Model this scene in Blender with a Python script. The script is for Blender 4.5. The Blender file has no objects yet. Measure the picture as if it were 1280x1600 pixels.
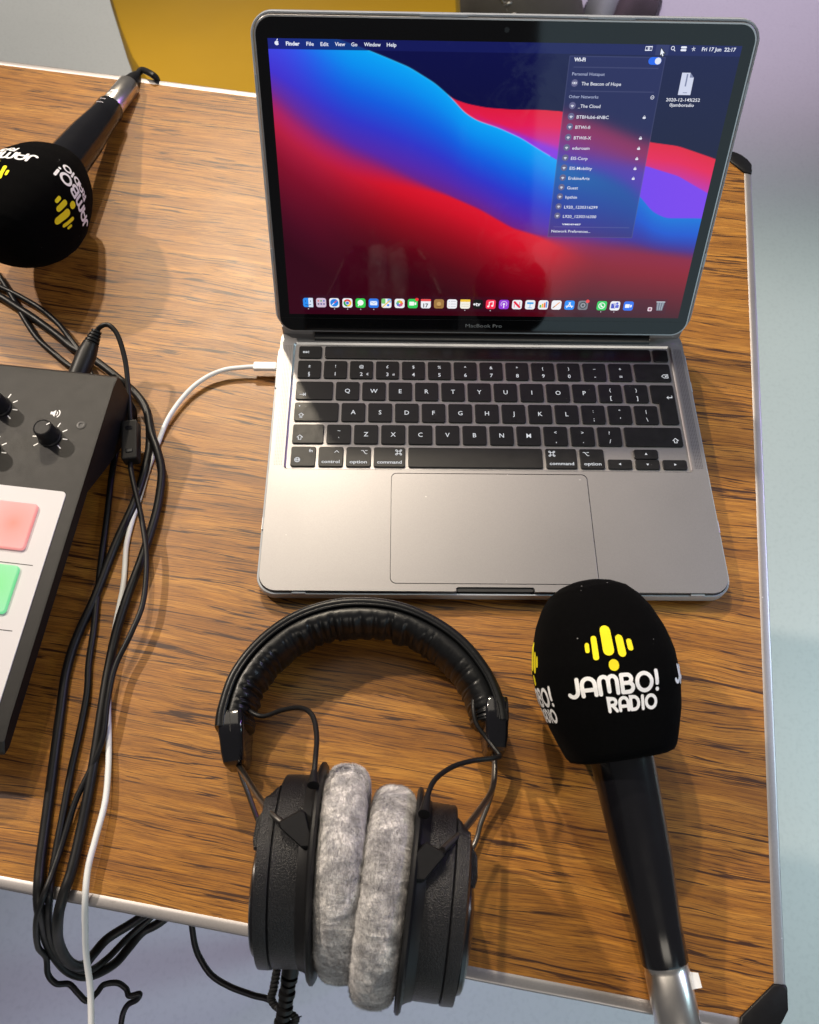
import bpy, bmesh, math, random
import numpy as np
from mathutils import Vector, Matrix, noise
from mathutils.geometry import tessellate_polygon

random.seed(7)
SC = bpy.context.scene
COL = SC.collection
S = 0.001            # everything below is written in millimetres, z = 0 is the table top

# ------------------------------------------------------------------ camera
CAM = Vector((88.74, -188.73, 502.67))
RX, RY, RZ = math.radians(28.006), math.radians(-0.996), math.radians(0.013)
FPX, CY = 1277.884, 769.63
cam_data = bpy.data.cameras.new('camera')
cam = bpy.data.objects.new('camera', cam_data)
COL.objects.link(cam)
cam.location = CAM * S
cam.rotation_euler = (RX, RY, RZ)
cam_data.sensor_fit = 'HORIZONTAL'
cam_data.sensor_width = 36.0
cam_data.lens = FPX / 1280 * 36.0
cam_data.shift_y = (CY - 800) / 1280
cam_data.clip_start = 0.01
cam_data.clip_end = 60
cam_data.dof.use_dof = True
cam_data.dof.focus_distance = 0.54
cam_data.dof.aperture_fstop = 22
SC.camera = cam
RM = cam.rotation_euler.to_matrix()

# ------------------------------------------------------------------ world and lamps
world = bpy.data.worlds.new('World')
SC.world = world
world.use_nodes = True
bg = world.node_tree.nodes['Background']
bg.inputs[0].default_value = (0.80, 0.78, 0.80, 1)
bg.inputs[1].default_value = 0.12


def lamp(name, pos, target, size, power, color, kind='AREA', cone=40, blend=0.6):
    d = bpy.data.lights.new(name, kind)
    d.energy = power
    d.color = color
    if kind == 'AREA':
        if isinstance(size, tuple):
            d.shape = 'RECTANGLE'
            d.size, d.size_y = size[0] * S, size[1] * S
        else:
            d.shape = 'DISK'
            d.size = size * S
    else:
        d.shadow_soft_size = size * S
        d.spot_size = math.radians(cone)
        d.spot_blend = blend
    o = bpy.data.objects.new(name, d)
    COL.objects.link(o)
    o.location = Vector(pos) * S
    v = (Vector(target) - Vector(pos))
    o.rotation_euler = v.to_track_quat('-Z', 'Y').to_euler()
    return o


# two warm ceiling spots close together, behind and to the left of the laptop
lamp('warm_spot', (-420, 2010, 2050), (110, 190, 0), 45, 210, (1.0, 0.86, 0.66), 'SPOT', 25, 1.0)
lamp('warm_spot_second', (-130, 2150, 2100), (60, 60, 0), 40, 60, (1.0, 0.86, 0.66), 'SPOT', 60, 0.5)
# stage lamp from the left
lamp('left_spot', (-1760, 1240, 1950), (-20, 60, 0), 45, 250, (1.0, 0.87, 0.73), 'SPOT', 50, 0.5)
# weaker stage lamp from the right
lamp('right_spot', (2300, 800, 1800), (120, -60, 0), 150, 42, (0.86, 0.92, 1.0), 'SPOT', 50, 0.5)
# added soft fill light behind the camera
lamp('fill_behind_camera', (500, -2100, 1900), (150, 0, 0), (1500, 700), 13, (1.0, 0.90, 0.76))
lamp('overhead_veil_fill', (-600, 1500, 2400), (-600, 1500, 0), (1700, 2000), 17, (1.0, 0.90, 0.74))  # added overhead fill, lays a pale veil on the left table and deck
# bright video wall behind the camera on the right: mirrored in the right half of the screen
lamp('video_wall', (1800, -2500, 300), (1800, 0, 300), (2400, 2200), 15, (0.62, 0.88, 1.0))
# purple and cyan stage wash, mostly on the floor
lamp('purple_side', (2550, 1030, 1235), (0, 100, 0), 60, 34, (0.45, 0.08, 1.0), 'SPOT', 40, 0.9)
lamp('floor_fill_back', (-900, 3600, 1700), (-700, 1900, -720), 150, 250, (1.0, 0.95, 0.86), 'SPOT', 44, 0.9)  # added fill to brighten the floor behind the table at left
lamp('purple_wash_back', (1300, 3300, 1800), (950, 2050, -720), 80, 330, (0.86, 0.68, 1.0), 'SPOT', 32, 1.0)
lamp('purple_wash_front', (-600, -1200, 1200), (-60, -420, -720), 80, 46, (0.68, 0.54, 1.0), 'SPOT', 34, 0.9)
lamp('cyan_wash', (2600, 300, 1300), (900, 200, -720), 200, 225, (0.58, 0.91, 1.0), 'SPOT', 52, 0.8)

SC.view_settings.view_transform = 'Standard'
SC.view_settings.look = 'None'
SC.view_settings.exposure = 0.0
SC.view_settings.gamma = 1.0
SC.view_settings.use_curve_mapping = False
SC.render.resolution_x = 819
SC.render.resolution_y = 1024


# ------------------------------------------------------------------ helpers
def ray(u, v):
    return RM @ Vector(((u - 640) / FPX, -(v - CY) / FPX, -1))


def at(u, v, z=0.0):
    """where the sight line through photo pixel (u, v) meets height z"""
    d = ray(u, v)
    t = (z - CAM.z) / d.z
    return CAM + d * t


def on_plane(u, v, p0, n):
    d = ray(u, v)
    t = (p0 - CAM).dot(n) / d.dot(n)
    return CAM + d * t


def project(p):
    q = RM.transposed() @ (Vector(p) - CAM)
    return (640 + FPX * q.x / -q.z, CY - FPX * q.y / -q.z)


class MB:
    def __init__(self):
        self.v, self.f = [], []

    def add(self, vs, fs):
        b = len(self.v)
        self.v += [Vector(x) for x in vs]
        self.f += [tuple(b + i for i in f) for f in fs]
        return self

    def loops(self, rings, closed=True, cap0=True, cap1=True):
        n = len(rings[0])
        vs = [p for r in rings for p in r]
        fs = []
        for k in range(len(rings) - 1):
            for i in range(n if closed else n - 1):
                j = (i + 1) % n
                fs.append((k * n + i, k * n + j, (k + 1) * n + j, (k + 1) * n + i))
        if cap0:
            fs.append(tuple(reversed(range(n))))
        if cap1:
            m = (len(rings) - 1) * n
            fs.append(tuple(range(m, m + n)))
        return self.add(vs, fs)

    def tube(self, pts, r, n=12, caps=True):
        pts = [Vector(p) for p in pts]
        rr = r if hasattr(r, '__len__') else [r] * len(pts)
        rings = []
        t0 = (pts[1] - pts[0]).normalized()
        up = Vector((0, 0, 1)) if abs(t0.z) < 0.9 else Vector((1, 0, 0))
        a = t0.cross(up).normalized()
        for i, p in enumerate(pts):
            t = (pts[min(i + 1, len(pts) - 1)] - pts[max(i - 1, 0)])
            t = t.normalized() if t.length > 1e-9 else t0
            a = (a - t * a.dot(t)).normalized()
            b = t.cross(a)
            rings.append([p + (a * math.cos(x) + b * math.sin(x)) * rr[i]
                          for x in [2 * math.pi * k / n for k in range(n)]])
        return self.loops(rings, True, caps, caps)

    def frame_lathe(self, prof, o, ax, sx, sy, n=48, sq=None, cap0=True, cap1=True):
        """prof: (r, h) pairs, spun about axis ax at o. sq(h) gives a superellipse exponent"""
        rings = []
        for r, h in prof:
            ring = []
            e = sq if sq else 2.0
            for k in range(n):
                a = 2 * math.pi * k / n
                c, s = math.cos(a), math.sin(a)
                q = (abs(c) ** e + abs(s) ** e) ** (-1.0 / e)
                ring.append(o + ax * h + (sx * c + sy * s) * (r * q))
            rings.append(ring)
        return self.loops(rings, True, cap0, cap1)

    def build(self, name, mat, parent=None, root=None, sharp=35, smooth=True, uv=None):
        o0 = Vector((0, 0, 0)) if root is None else Vector(root['_o'])
        me = bpy.data.meshes.new(name)
        me.from_pydata([(p - o0) * S for p in self.v], [], self.f)
        me.update()
        bm = bmesh.new()
        bm.from_mesh(me)
        bmesh.ops.recalc_face_normals(bm, faces=bm.faces)
        bm.to_mesh(me)
        bm.free()
        if smooth:
            me.shade_smooth()
            me.set_sharp_from_angle(angle=math.radians(sharp))
        me.materials.append(mat)
        o = bpy.data.objects.new(name, me)
        COL.objects.link(o)
        if parent is not None:
            o.parent = parent
        return o


def thing(name, label, cat, origin, group=None, kind=None):
    o = bpy.data.objects.new(name, None)
    COL.objects.link(o)
    o.empty_display_size = 0.02
    o.location = Vector(origin) * S
    o['label'] = label
    o['category'] = cat
    o['_o'] = list(origin)
    if group:
        o['group'] = group
    return o


def tag(o, label, cat, group=None):
    o['label'] = label
    o['category'] = cat
    if group:
        o['group'] = group
    return o


def rrect(x0, x1, y0, y1, r, n=6):
    """rounded rectangle, counter-clockwise 2D loop"""
    pts = []
    for cx, cy, a0 in ((x1 - r, y0 + r, -90), (x1 - r, y1 - r, 0), (x0 + r, y1 - r, 90), (x0 + r, y0 + r, 180)):
        for k in range(n + 1):
            a = math.radians(a0 + 90 * k / n)
            pts.append((cx + r * math.cos(a), cy + r * math.sin(a)))
    return pts


def slab(mb, x0, x1, y0, y1, r, z0, z1, bev=0.3, fr=None, n=6, bevel_bottom=False):
    """rounded-rect slab with a bevelled top; fr maps (x,y,z) to the world"""
    fr = fr or (lambda x, y, z: Vector((x, y, z)))
    rings = []
    if bevel_bottom:
        rings.append([fr(x, y, z0) for x, y in rrect(x0 + bev, x1 - bev, y0 + bev, y1 - bev, max(r - bev, .05), n)])
        rings.append([fr(x, y, z0 + bev) for x, y in rrect(x0, x1, y0, y1, r, n)])
    else:
        rings.append([fr(x, y, z0) for x, y in rrect(x0, x1, y0, y1, r, n)])
    for t in (0, 45, 90):
        a = math.radians(t)
        i = bev * (1 - math.cos(a))
        rings.append([fr(x, y, z1 - bev + bev * math.sin(a))
                      for x, y in rrect(x0 + i, x1 - i, y0 + i, y1 - i, max(r - i, .05), n)])
    i = min(bev * 1.5, bev + 0.4, (x1 - x0) * .45, (y1 - y0) * .45)
    rings.append([fr(x, y, z1) for x, y in rrect(x0 + i, x1 - i, y0 + i, y1 - i, max(r - i, .03), n)])
    mb.loops(rings)
    return mb


def frame(o, ex, ey, ez):
    o, ex, ey, ez = Vector(o), Vector(ex), Vector(ey), Vector(ez)
    return lambda x, y, z: o + ex * x + ey * y + ez * z


def spline(pts, n=8):
    """Catmull-Rom through the points"""
    P = [Vector(p) for p in pts]
    P = [P[0] * 2 - P[1]] + P + [P[-1] * 2 - P[-2]]
    out = []
    for i in range(1, len(P) - 2):
        p0, p1, p2, p3 = P[i - 1:i + 3]
        for k in range(n):
            t = k / n
            out.append(0.5 * ((2 * p1) + (p2 - p0) * t + (2 * p0 - 5 * p1 + 4 * p2 - p3) * t * t
                              + (3 * p1 - p0 - 3 * p2 + p3) * t ** 3))
    out.append(P[-2].copy())
    return out


def prism(mb, poly, z0, z1, bev=0.4, fr=None):
    """convex-ish polygon pulled up from z0 to z1, top edge bevelled towards the centroid"""
    fr = fr or (lambda x, y, z: Vector((x, y, z)))
    c = [sum(p[0] for p in poly) / len(poly), sum(p[1] for p in poly) / len(poly)]
    R = max(math.hypot(p[0] - c[0], p[1] - c[1]) for p in poly)
    k = 1 - bev / R
    ins = [(c[0] + (p[0] - c[0]) * k, c[1] + (p[1] - c[1]) * k) for p in poly]
    mb.loops([[fr(x, y, z0) for x, y in poly], [fr(x, y, z1 - bev) for x, y in poly], [fr(x, y, z1) for x, y in ins]])
    return mb


_txt = {}


def text_geo(body, bold=0.0):
    key = (body, bold)
    if key not in _txt:
        cu = bpy.data.curves.new('t', 'FONT')
        cu.body = body
        cu.size = 1.0
        cu.resolution_u = 2
        cu.offset = bold
        o = bpy.data.objects.new('t', cu)
        COL.objects.link(o)
        bpy.context.view_layer.update()
        me = o.to_mesh()
        _txt[key] = ([(v.co.x, v.co.y) for v in me.vertices], [tuple(p.vertices) for p in me.polygons])
        o.to_mesh_clear()
        bpy.data.objects.remove(o)
        bpy.data.curves.remove(cu)
    return _txt[key]


def text(mb, body, size, fr, x, y, z=0.0, align='L', bold=0.012, width=None):
    vs, fs = text_geo(body, bold)
    if not vs:
        return mb
    x0, x1 = min(v[0] for v in vs), max(v[0] for v in vs)
    sx = size
    if width:
        sx = width / (x1 - x0)
    off = {'L': -x0, 'C': -(x0 + x1) / 2, 'R': -x1}[align]
    mb.add([fr(x + (vx + off) * sx, y + vy * size, z) for vx, vy in vs], fs)
    return mb


def stroke(mb, pts, w, fr, z=0.0, closed=False, sub=None):
    """flat ribbon with round ends along 2D points"""
    P = [Vector((p[0], p[1])) for p in pts]
    if sub:
        Q = []
        for a, b in zip(P, P[1:]):
            m = max(1, int((b - a).length / sub))
            Q += [a + (b - a) * (k / m) for k in range(m)]
        P = Q + [P[-1]]
    if closed:
        P = P + [P[0]]
    h = w / 2
    L, R = [], []
    for i, p in enumerate(P):
        a = P[max(i - 1, 0)] if not (closed and i == 0) else P[-2]
        b = P[min(i + 1, len(P) - 1)] if not (closed and i == len(P) - 1) else P[1]
        t = (b - a).normalized()
        t1 = (p - a).normalized() if (p - a).length > 1e-6 else t
        nn = Vector((-t.y, t.x))
        m = h / max(0.5, abs(Vector((-t1.y, t1.x)).dot(nn)))
        L.append(p + nn * m)
        R.append(p - nn * m)
    vs = [fr(q.x, q.y, z) for q in L] + [fr(q.x, q.y, z) for q in R]
    n = len(P)
    mb.add(vs, [(i, i + 1, n + i + 1, n + i) for i in range(n - 1)])
    if not closed:
        for p, q in ((P[0], P[1]), (P[-1], P[-2])):
            d = (p - q).normalized()
            a0 = math.atan2(d.y, d.x)
            ring = [fr(p.x + h * math.cos(a0 + math.radians(t)), p.y + h * math.sin(a0 + math.radians(t)), z)
                    for t in range(-90, 91, 30)]
            mb.add(ring, [tuple(range(len(ring)))])
    return mb


def arc2(cx, cy, rx, ry, a0, a1, n=10):
    return [(cx + rx * math.cos(math.radians(a0 + (a1 - a0) * k / n)),
             cy + ry * math.sin(math.radians(a0 + (a1 - a0) * k / n))) for k in range(n + 1)]


# ------------------------------------------------------------------ materials
class NT:
    def __init__(self, name):
        self.m = bpy.data.materials.new(name)
        self.m.use_nodes = True
        self.t = self.m.node_tree
        self.b = self.t.nodes['Principled BSDF']

    def n(self, typ, **kw):
        nd = self.t.nodes.new(typ)
        for k, v in kw.items():
            if k.startswith('i_'):
                nd.inputs[k[2:].replace('_', ' ')].default_value = v
            else:
                setattr(nd, k, v)
        return nd

    def l(self, a, b):
        self.t.links.new(a, b)

    def coord(self, scale=(1, 1, 1), rot=(0, 0, 0)):
        tc = self.n('ShaderNodeTexCoord')
        mp = self.n('ShaderNodeMapping')
        mp.inputs['Scale'].default_value = scale
        mp.inputs['Rotation'].default_value = rot
        self.l(tc.outputs['Object'], mp.inputs['Vector'])
        return mp.outputs[0]

    def noise(self, vec, scale, detail=4, rough=0.55, dist=0.0):
        nd = self.n('ShaderNodeTexNoise')
        nd.inputs['Scale'].default_value = scale
        nd.inputs['Detail'].default_value = detail
        nd.inputs['Roughness'].default_value = rough
        nd.inputs['Distortion'].default_value = dist
        self.l(vec, nd.inputs['Vector'])
        return nd.outputs['Fac']

    def ramp(self, fac, stops):
        nd = self.n('ShaderNodeValToRGB')
        els = nd.color_ramp.elements
        while len(els) < len(stops):
            els.new(0.5)
        for e, (p, c) in zip(els, stops):
            e.position = p
            e.color = (c[0], c[1], c[2], 1) if hasattr(c, '__len__') else (c, c, c, 1)
        self.l(fac, nd.inputs[0])
        return nd.outputs[0]

    def mix(self, fac, a, b, mode='MIX'):
        nd = self.n('ShaderNodeMix', data_type='RGBA', blend_type=mode)
        for s, v in ((nd.inputs[0], fac), (nd.inputs[6], a), (nd.inputs[7], b)):
            if isinstance(v, bpy.types.NodeSocket):
                self.l(v, s)
            elif hasattr(v, '__len__'):
                s.default_value = (v[0], v[1], v[2], 1)
            else:
                s.default_value = v
        return nd.outputs[2]

    def math(self, op, a, b=0.0):
        nd = self.n('ShaderNodeMath', operation=op)
        for s, v in ((nd.inputs[0], a), (nd.inputs[1], b)):
            if isinstance(v, bpy.types.NodeSocket):
                self.l(v, s)
            else:
                s.default_value = v
        return nd.outputs[0]

    def bump(self, h, strength=0.2, dist=0.0005):
        nd = self.n('ShaderNodeBump')
        nd.inputs['Strength'].default_value = strength
        nd.inputs['Distance'].default_value = dist
        self.l(h, nd.inputs['Height'])
        self.l(nd.outputs[0], self.b.inputs['Normal'])


def specks(k, base, scale, thr, col):
    v = k.n('ShaderNodeTexVoronoi')
    v.inputs['Scale'].default_value = scale
    k.l(k.coord(), v.inputs['Vector'])
    g = k.noise(k.coord((1, 1, 1), (0.3, 0.2, 0.9)), scale * 0.35, 2, 0.5)
    m = k.math('MULTIPLY', k.ramp(v.outputs['Distance'], [(0.06, 1.0), (0.10, 0.0)]), k.ramp(g, [(thr, 0.0), (thr + 0.01, 1.0)]))
    return k.mix(m, base, col)


def mat(name, col, rough=0.5, metal=0.0, spec=0.5, var=0.08, vs=60, rvar=0.08, bump=0.0, bs=400, coat=0, sheen=0, bd=0.0003, dust=None):
    k = NT(name)
    vec = k.coord()
    f = k.noise(vec, vs, 5, 0.6)
    base = k.mix(f, [c * (1 - var) for c in col], [min(1, c * (1 + var)) for c in col])
    if dust:
        base = specks(k, base, dust[0], dust[1], dust[2])
    k.l(base, k.b.inputs['Base Color'])
    f2 = k.noise(vec, vs * 1.7, 4, 0.6)
    k.l(k.math('ADD', k.math('MULTIPLY', f2, rvar * 2), rough - rvar), k.b.inputs['Roughness'])
    k.b.inputs['Metallic'].default_value = metal
    k.b.inputs['Specular IOR Level'].default_value = spec
    if coat:
        k.b.inputs['Coat Weight'].default_value = coat
        k.b.inputs['Coat Roughness'].default_value = 0.08
    if sheen:
        k.b.inputs['Sheen Weight'].default_value = sheen
        k.b.inputs['Sheen Roughness'].default_value = 0.4
    if bump:
        k.bump(k.noise(vec, bs, 3, 0.6), bump, bd)
    return k.m


def emis(name, col, strength=1.0):
    k = NT(name)
    k.b.inputs['Base Color'].default_value = (0.02, 0.02, 0.02, 1)
    k.b.inputs['Emission Color'].default_value = (*col, 1)
    k.b.inputs['Emission Strength'].default_value = strength
    k.b.inputs['Roughness'].default_value = 0.08
    return k.m


def srgb(r, g, b):
    f = lambda c: ((c / 255) / 12.92) if c / 255 <= 0.04045 else (((c / 255) + 0.055) / 1.055) ** 2.4
    return (f(r), f(g), f(b))


def wood_mat():
    k = NT('teak_laminate')
    tc = k.n('ShaderNodeTexCoord')
    # slow waviness of the grain
    m0 = k.n('ShaderNodeMapping')
    m0.inputs['Scale'].default_value = (3.2, 7, 1)
    k.l(tc.outputs['Object'], m0.inputs['Vector'])
    w = k.n('ShaderNodeTexNoise')
    w.inputs['Scale'].default_value = 1.6
    w.inputs['Detail'].default_value = 3
    k.l(m0.outputs[0], w.inputs['Vector'])
    sub = k.n('ShaderNodeVectorMath', operation='SUBTRACT')
    k.l(w.outputs['Color'], sub.inputs[0])
    sub.inputs[1].default_value = (0.5, 0.5, 0.5)
    mul = k.n('ShaderNodeVectorMath', operation='MULTIPLY')
    k.l(sub.outputs[0], mul.inputs[0])
    mul.inputs[1].default_value = (0.02, 0.020, 0)
    add = k.n('ShaderNodeVectorMath', operation='ADD')
    k.l(tc.outputs['Object'], add.inputs[0])
    k.l(mul.outputs[0], add.inputs[1])
    V = add.outputs[0]

    def mp(s, off=(0, 0, 0)):
        m = k.n('ShaderNodeMapping')
        m.inputs['Scale'].default_value = s
        m.inputs['Location'].default_value = off
        k.l(V, m.inputs['Vector'])
        return m.outputs[0]
    broad = k.noise(mp((2.4, 70, 1)), 1.0, 5, 0.62)
    mid = k.noise(mp((9, 460, 1)), 1.0, 5, 0.68)
    fine = k.noise(mp((38, 1700, 1)), 1.0, 4, 0.7)
    vein = k.noise(mp((2.4, 88, 1), (3.3, 1.7, 0)), 1.0, 5, 0.56, 0.1)
    brk = k.noise(mp((4.0, 230, 1), (8.3, 2.7, 0)), 1.0, 4, 0.6)
    wid = k.noise(mp((9, 420, 1), (5.3, 7.7, 0)), 1.0, 3, 0.6)
    dark2 = k.noise(mp((24, 950, 1), (7.1, 4.4, 0)), 1.0, 4, 0.65, 0.4)
    clump = k.noise(mp((2.0, 30, 1), (1.1, 9.4, 0)), 1.0, 3, 0.5)
    pores = k.noise(mp((80, 2200, 1)), 1.0, 2, 0.6)
    base = k.ramp(broad, [(0.30, (0.255, 0.100, 0.014)), (0.48, (0.41, 0.172, 0.023)), (0.68, (0.56, 0.262, 0.042))])
    base = k.mix(k.ramp(mid, [(0.34, 0.0), (0.60, 1.0)]), k.mix(0.50, base, (0.13, 0.044, 0.009)), base)
    base = k.mix(k.ramp(fine, [(0.42, 0.60), (0.55, 0.0)]), base, (0.11, 0.038, 0.009))
    lift = k.math('MULTIPLY', k.math('SUBTRACT', clump, 0.5), 0.25)
    # long thin veins: the level lines of a stretched noise, broken up and of uneven width
    fr_ = k.math('FRACT', k.math('MULTIPLY', vein, 7.0))
    tri = k.math('ABSOLUTE', k.math('SUBTRACT', fr_, 0.5))
    wth = k.math('SUBTRACT', tri, k.math('MULTIPLY', k.math('SUBTRACT', wid, 0.44), 0.17))
    line = k.ramp(wth, [(0.045, 1.0), (0.085, 0.0)])
    gate = k.ramp(k.math('ADD', brk, lift), [(0.43, 0.0), (0.49, 0.97)])
    base = k.mix(k.math('MULTIPLY', line, gate), base, (0.036, 0.012, 0.005))
    d2 = k.ramp(k.math('ADD', dark2, lift), [(0.585, 0.0), (0.625, 0.75)])
    base = k.mix(d2, base, (0.055, 0.018, 0.006))
    base = k.mix(k.ramp(pores, [(0.58, 0.0), (0.68, 0.5)]), base, (0.08, 0.028, 0.009))
    # a few pale scuffs and crumbs
    sc = k.noise(k.coord((1, 2.2, 1), (0, 0, 0.9)), 130, 5, 0.7, 1.5)
    base = k.mix(k.ramp(sc, [(0.735, 0.0), (0.76, 0.5)]), base, (0.55, 0.42, 0.30))
    k.l(base, k.b.inputs['Base Color'])
    r = k.noise(k.coord(), 35, 5, 0.6)
    k.l(k.math('ADD', k.math('MULTIPLY', r, 0.12), 0.36), k.b.inputs['Roughness'])
    k.b.inputs['Specular IOR Level'].default_value = 0.5
    h = k.math('ADD', k.math('MULTIPLY', pores, 0.6), k.math('MULTIPLY', k.noise(k.coord(), 1500, 2, .5), 0.7))
    k.bump(h, 0.22, 0.00025)
    return k.m


def floor_mat():
    k = NT('vinyl_floor')
    v = k.coord()
    f = k.noise(v, 2.2, 6, 0.6)
    g = k.noise(v, 160, 3, 0.6)
    base = k.mix(f, (0.42, 0.43, 0.43), (0.50, 0.51, 0.51))
    base = k.mix(k.ramp(g, [(0.35, 0.18), (0.5, 0.0)]), base, (0.30, 0.30, 0.31))
    scuff = k.noise(k.coord((1, 6, 1), (0, 0, 0.7)), 5, 6, 0.7, 0.6)
    base = k.mix(k.ramp(scuff, [(0.66, 0.0), (0.72, 0.25)]), base, (0.25, 0.25, 0.26))
    k.l(base, k.b.inputs['Base Color'])
    k.b.inputs['Roughness'].default_value = 0.45
    k.bump(f, 0.05, 0.001)
    return k.m


def alu_mat(name, col, rough, speck=900, metal=1.0, scratch=True):
    k = NT(name)
    v = k.coord()
    g = k.noise(v, speck, 2, 0.6)
    b = k.noise(v, 14, 5, 0.6)
    base = k.mix(g, [c * 0.90 for c in col], [min(1, c * 1.12) for c in col])
    base = k.mix(k.ramp(b, [(0.4, 0.0), (0.7, 0.25)]), base, [c * 0.82 for c in col])
    rr = k.math('ADD', k.math('MULTIPLY', b, 0.16), rough - 0.08)
    if scratch:
        s = k.noise(k.coord((1, 1, 1), (0, 0, 0.8)), 60, 6, 0.75, 1.8)
        base = k.mix(k.ramp(s, [(0.64, 0.0), (0.70, 0.35)]), base, [c * 0.55 for c in col])
    base = specks(k, base, 170, 0.66, [min(1, c * 1.9) for c in col])
    k.l(base, k.b.inputs['Base Color'])
    k.l(rr, k.b.inputs['Roughness'])
    k.b.inputs['Metallic'].default_value = metal
    k.bump(g, 0.10, 0.00012)
    return k.m


M = {}
M['wood'] = wood_mat()
M['floor'] = floor_mat()
M['trim'] = alu_mat('worn_aluminium_trim', (0.42, 0.40, 0.405), 0.46)
M['cap'] = mat('black_corner_plastic', (0.007, 0.007, 0.008), 0.42, spec=0.2, var=0.3, vs=120, bump=0.3, bs=300)
M['space'] = alu_mat('anodised_aluminium', (0.31, 0.30, 0.305), 0.41, 1500, 0.7, False)
M['space_edge'] = alu_mat('polished_chamfer', (0.45, 0.45, 0.46), 0.36, 900, 1.0, False)
M['glass'] = mat('black_screen_glass', (0.004, 0.004, 0.005), 0.045, spec=0.5, rvar=0.015)
M['hinge'] = mat('hinge_black', (0.010, 0.010, 0.012), 0.32)
M['key'] = mat('key_cap_plastic', (0.006, 0.006, 0.007), 0.40, spec=0.35, var=0.25, vs=90, rvar=0.14, dust=(330, 0.66, (0.12, 0.12, 0.12)), bump=0.12, bs=2500, bd=0.0001)
M['touch'] = mat('touch_bar_glass', (0.005, 0.005, 0.006), 0.22)
M['legend'] = emis('backlit_legend', (0.80, 0.82, 0.86), 0.9)
M['chin_text'] = mat('chin_print', (0.30, 0.31, 0.32), 0.5)
M['groove'] = mat('dark_gap', (0.010, 0.010, 0.011), 0.6)


def case_mat():
    k = NT('clear_case_plastic')
    k.b.inputs['Base Color'].default_value = (0.50, 0.54, 0.60, 1)
    k.l(k.math('ADD', k.math('MULTIPLY', k.noise(k.coord(), 90, 4, .6), 0.2), 0.12), k.b.inputs['Roughness'])
    k.b.inputs['Transmission Weight'].default_value = 0.25
    k.b.inputs['IOR'].default_value = 1.5
    k.b.inputs['Coat Weight'].default_value = 0.5
    return k.m


M['case'] = case_mat()
M['rubber'] = mat('black_cable_rubber', (0.007, 0.007, 0.008), 0.42, spec=0.3, var=0.3, vs=70, rvar=0.1)
M['white_cable'] = mat('white_cable_rubber', (0.74, 0.76, 0.78), 0.42, var=0.04, vs=50)
M['matte_black'] = mat('matte_black_plastic', (0.008, 0.008, 0.009), 0.45, spec=0.25, var=0.25, vs=300, bump=0.35, bs=1600, bd=0.00015)
M['gloss_black'] = mat('gloss_black_plastic', (0.006, 0.006, 0.008), 0.12, spec=0.6, rvar=0.05)
M['hp_rough'] = mat('textured_black_plastic', (0.007, 0.007, 0.009), 0.34, spec=0.38, var=0.35, vs=700, bump=1.0, bs=1300, bd=0.0005)
M['gloss_cap'] = mat('satin_cap_plastic', (0.008, 0.008, 0.010), 0.25, var=0.2, vs=200)
M['leather'] = mat('black_leatherette', (0.006, 0.0065, 0.0075), 0.33, spec=0.33, var=0.25, vs=100, rvar=0.08, bump=0.4, bs=900, bd=0.0002)
M['wire'] = alu_mat('brushed_dark_steel', (0.20, 0.19, 0.18), 0.35)
M['chrome'] = mat('nickel_plating', (0.78, 0.75, 0.71), 0.30, 1.0, var=0.05, rvar=0.05)
M['mic_black'] = mat('satin_black_barrel', (0.006, 0.006, 0.008), 0.19, spec=0.6, var=0.2, vs=60, rvar=0.05)
M['foam'] = mat('flocked_black_foam', (0.0018, 0.0018, 0.0020), 0.95, spec=0.05, var=0.4, vs=500, bump=0.8, bs=2600, bd=0.0003, sheen=0.006, dust=(260, 0.66, (0.30, 0.30, 0.31)))
M['white_print'] = mat('white_flock_print', (0.84, 0.84, 0.85), 0.8, spec=0.2, var=0.04, vs=900, bump=0.5, bs=2200)
M['yellow_print'] = mat('yellow_flock_print', (0.90, 0.76, 0.02), 0.8, spec=0.2, var=0.06, vs=900, bump=0.5, bs=2200)
M['grey_print'] = mat('grey_barrel_print', (0.42, 0.40, 0.44), 0.5)
M['mixer'] = mat('dark_grey_powder_coat', (0.026, 0.025, 0.024), 0.50, spec=0.25, var=0.15, vs=80, bump=0.5, bs=2600, bd=0.0002)
M['mixer_side'] = mat('mixer_side_plastic', (0.007, 0.007, 0.008), 0.5, spec=0.25, var=0.2, vs=80)
M['panel_white'] = mat('white_pad_surround', (0.62, 0.61, 0.63), 0.42, spec=0.3, var=0.03, vs=20)
M['ink'] = mat('fine_black_line', (0.03, 0.03, 0.035), 0.5)
M['knob'] = mat('knob_rubber', (0.007, 0.007, 0.008), 0.5, spec=0.3, var=0.2, vs=200)
M['white_tick'] = mat('white_tick_print', (0.85, 0.85, 0.86), 0.5)
M['table_side'] = mat('table_frame_grey', (0.30, 0.30, 0.31), 0.45, 0.6)
M['leg'] = mat('chrome_table_leg', (0.55, 0.56, 0.58), 0.22, 1.0)
M['mustard'] = mat('mustard_vinyl', (0.46, 0.265, 0.008), 0.6, spec=0.2, var=0.10, vs=6, bump=0.25, bs=500)
M['bag'] = mat('grey_brown_canvas', (0.15, 0.135, 0.12), 0.8, var=0.2, vs=20, bump=0.4, bs=300)
M['shoe'] = mat('black_shoe_leather', (0.010, 0.010, 0.012), 0.45)
M['denim'] = mat('dusky_trouser_cloth', (0.10, 0.075, 0.085), 0.9, var=0.2, vs=30, bump=0.4, bs=500)
M['pale_cloth'] = mat('pale_trouser_cloth', (0.33, 0.36, 0.36), 0.9, var=0.1, vs=30)
M['cord_tie'] = mat('black_cable_tie', (0.012, 0.012, 0.013), 0.7)


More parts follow.
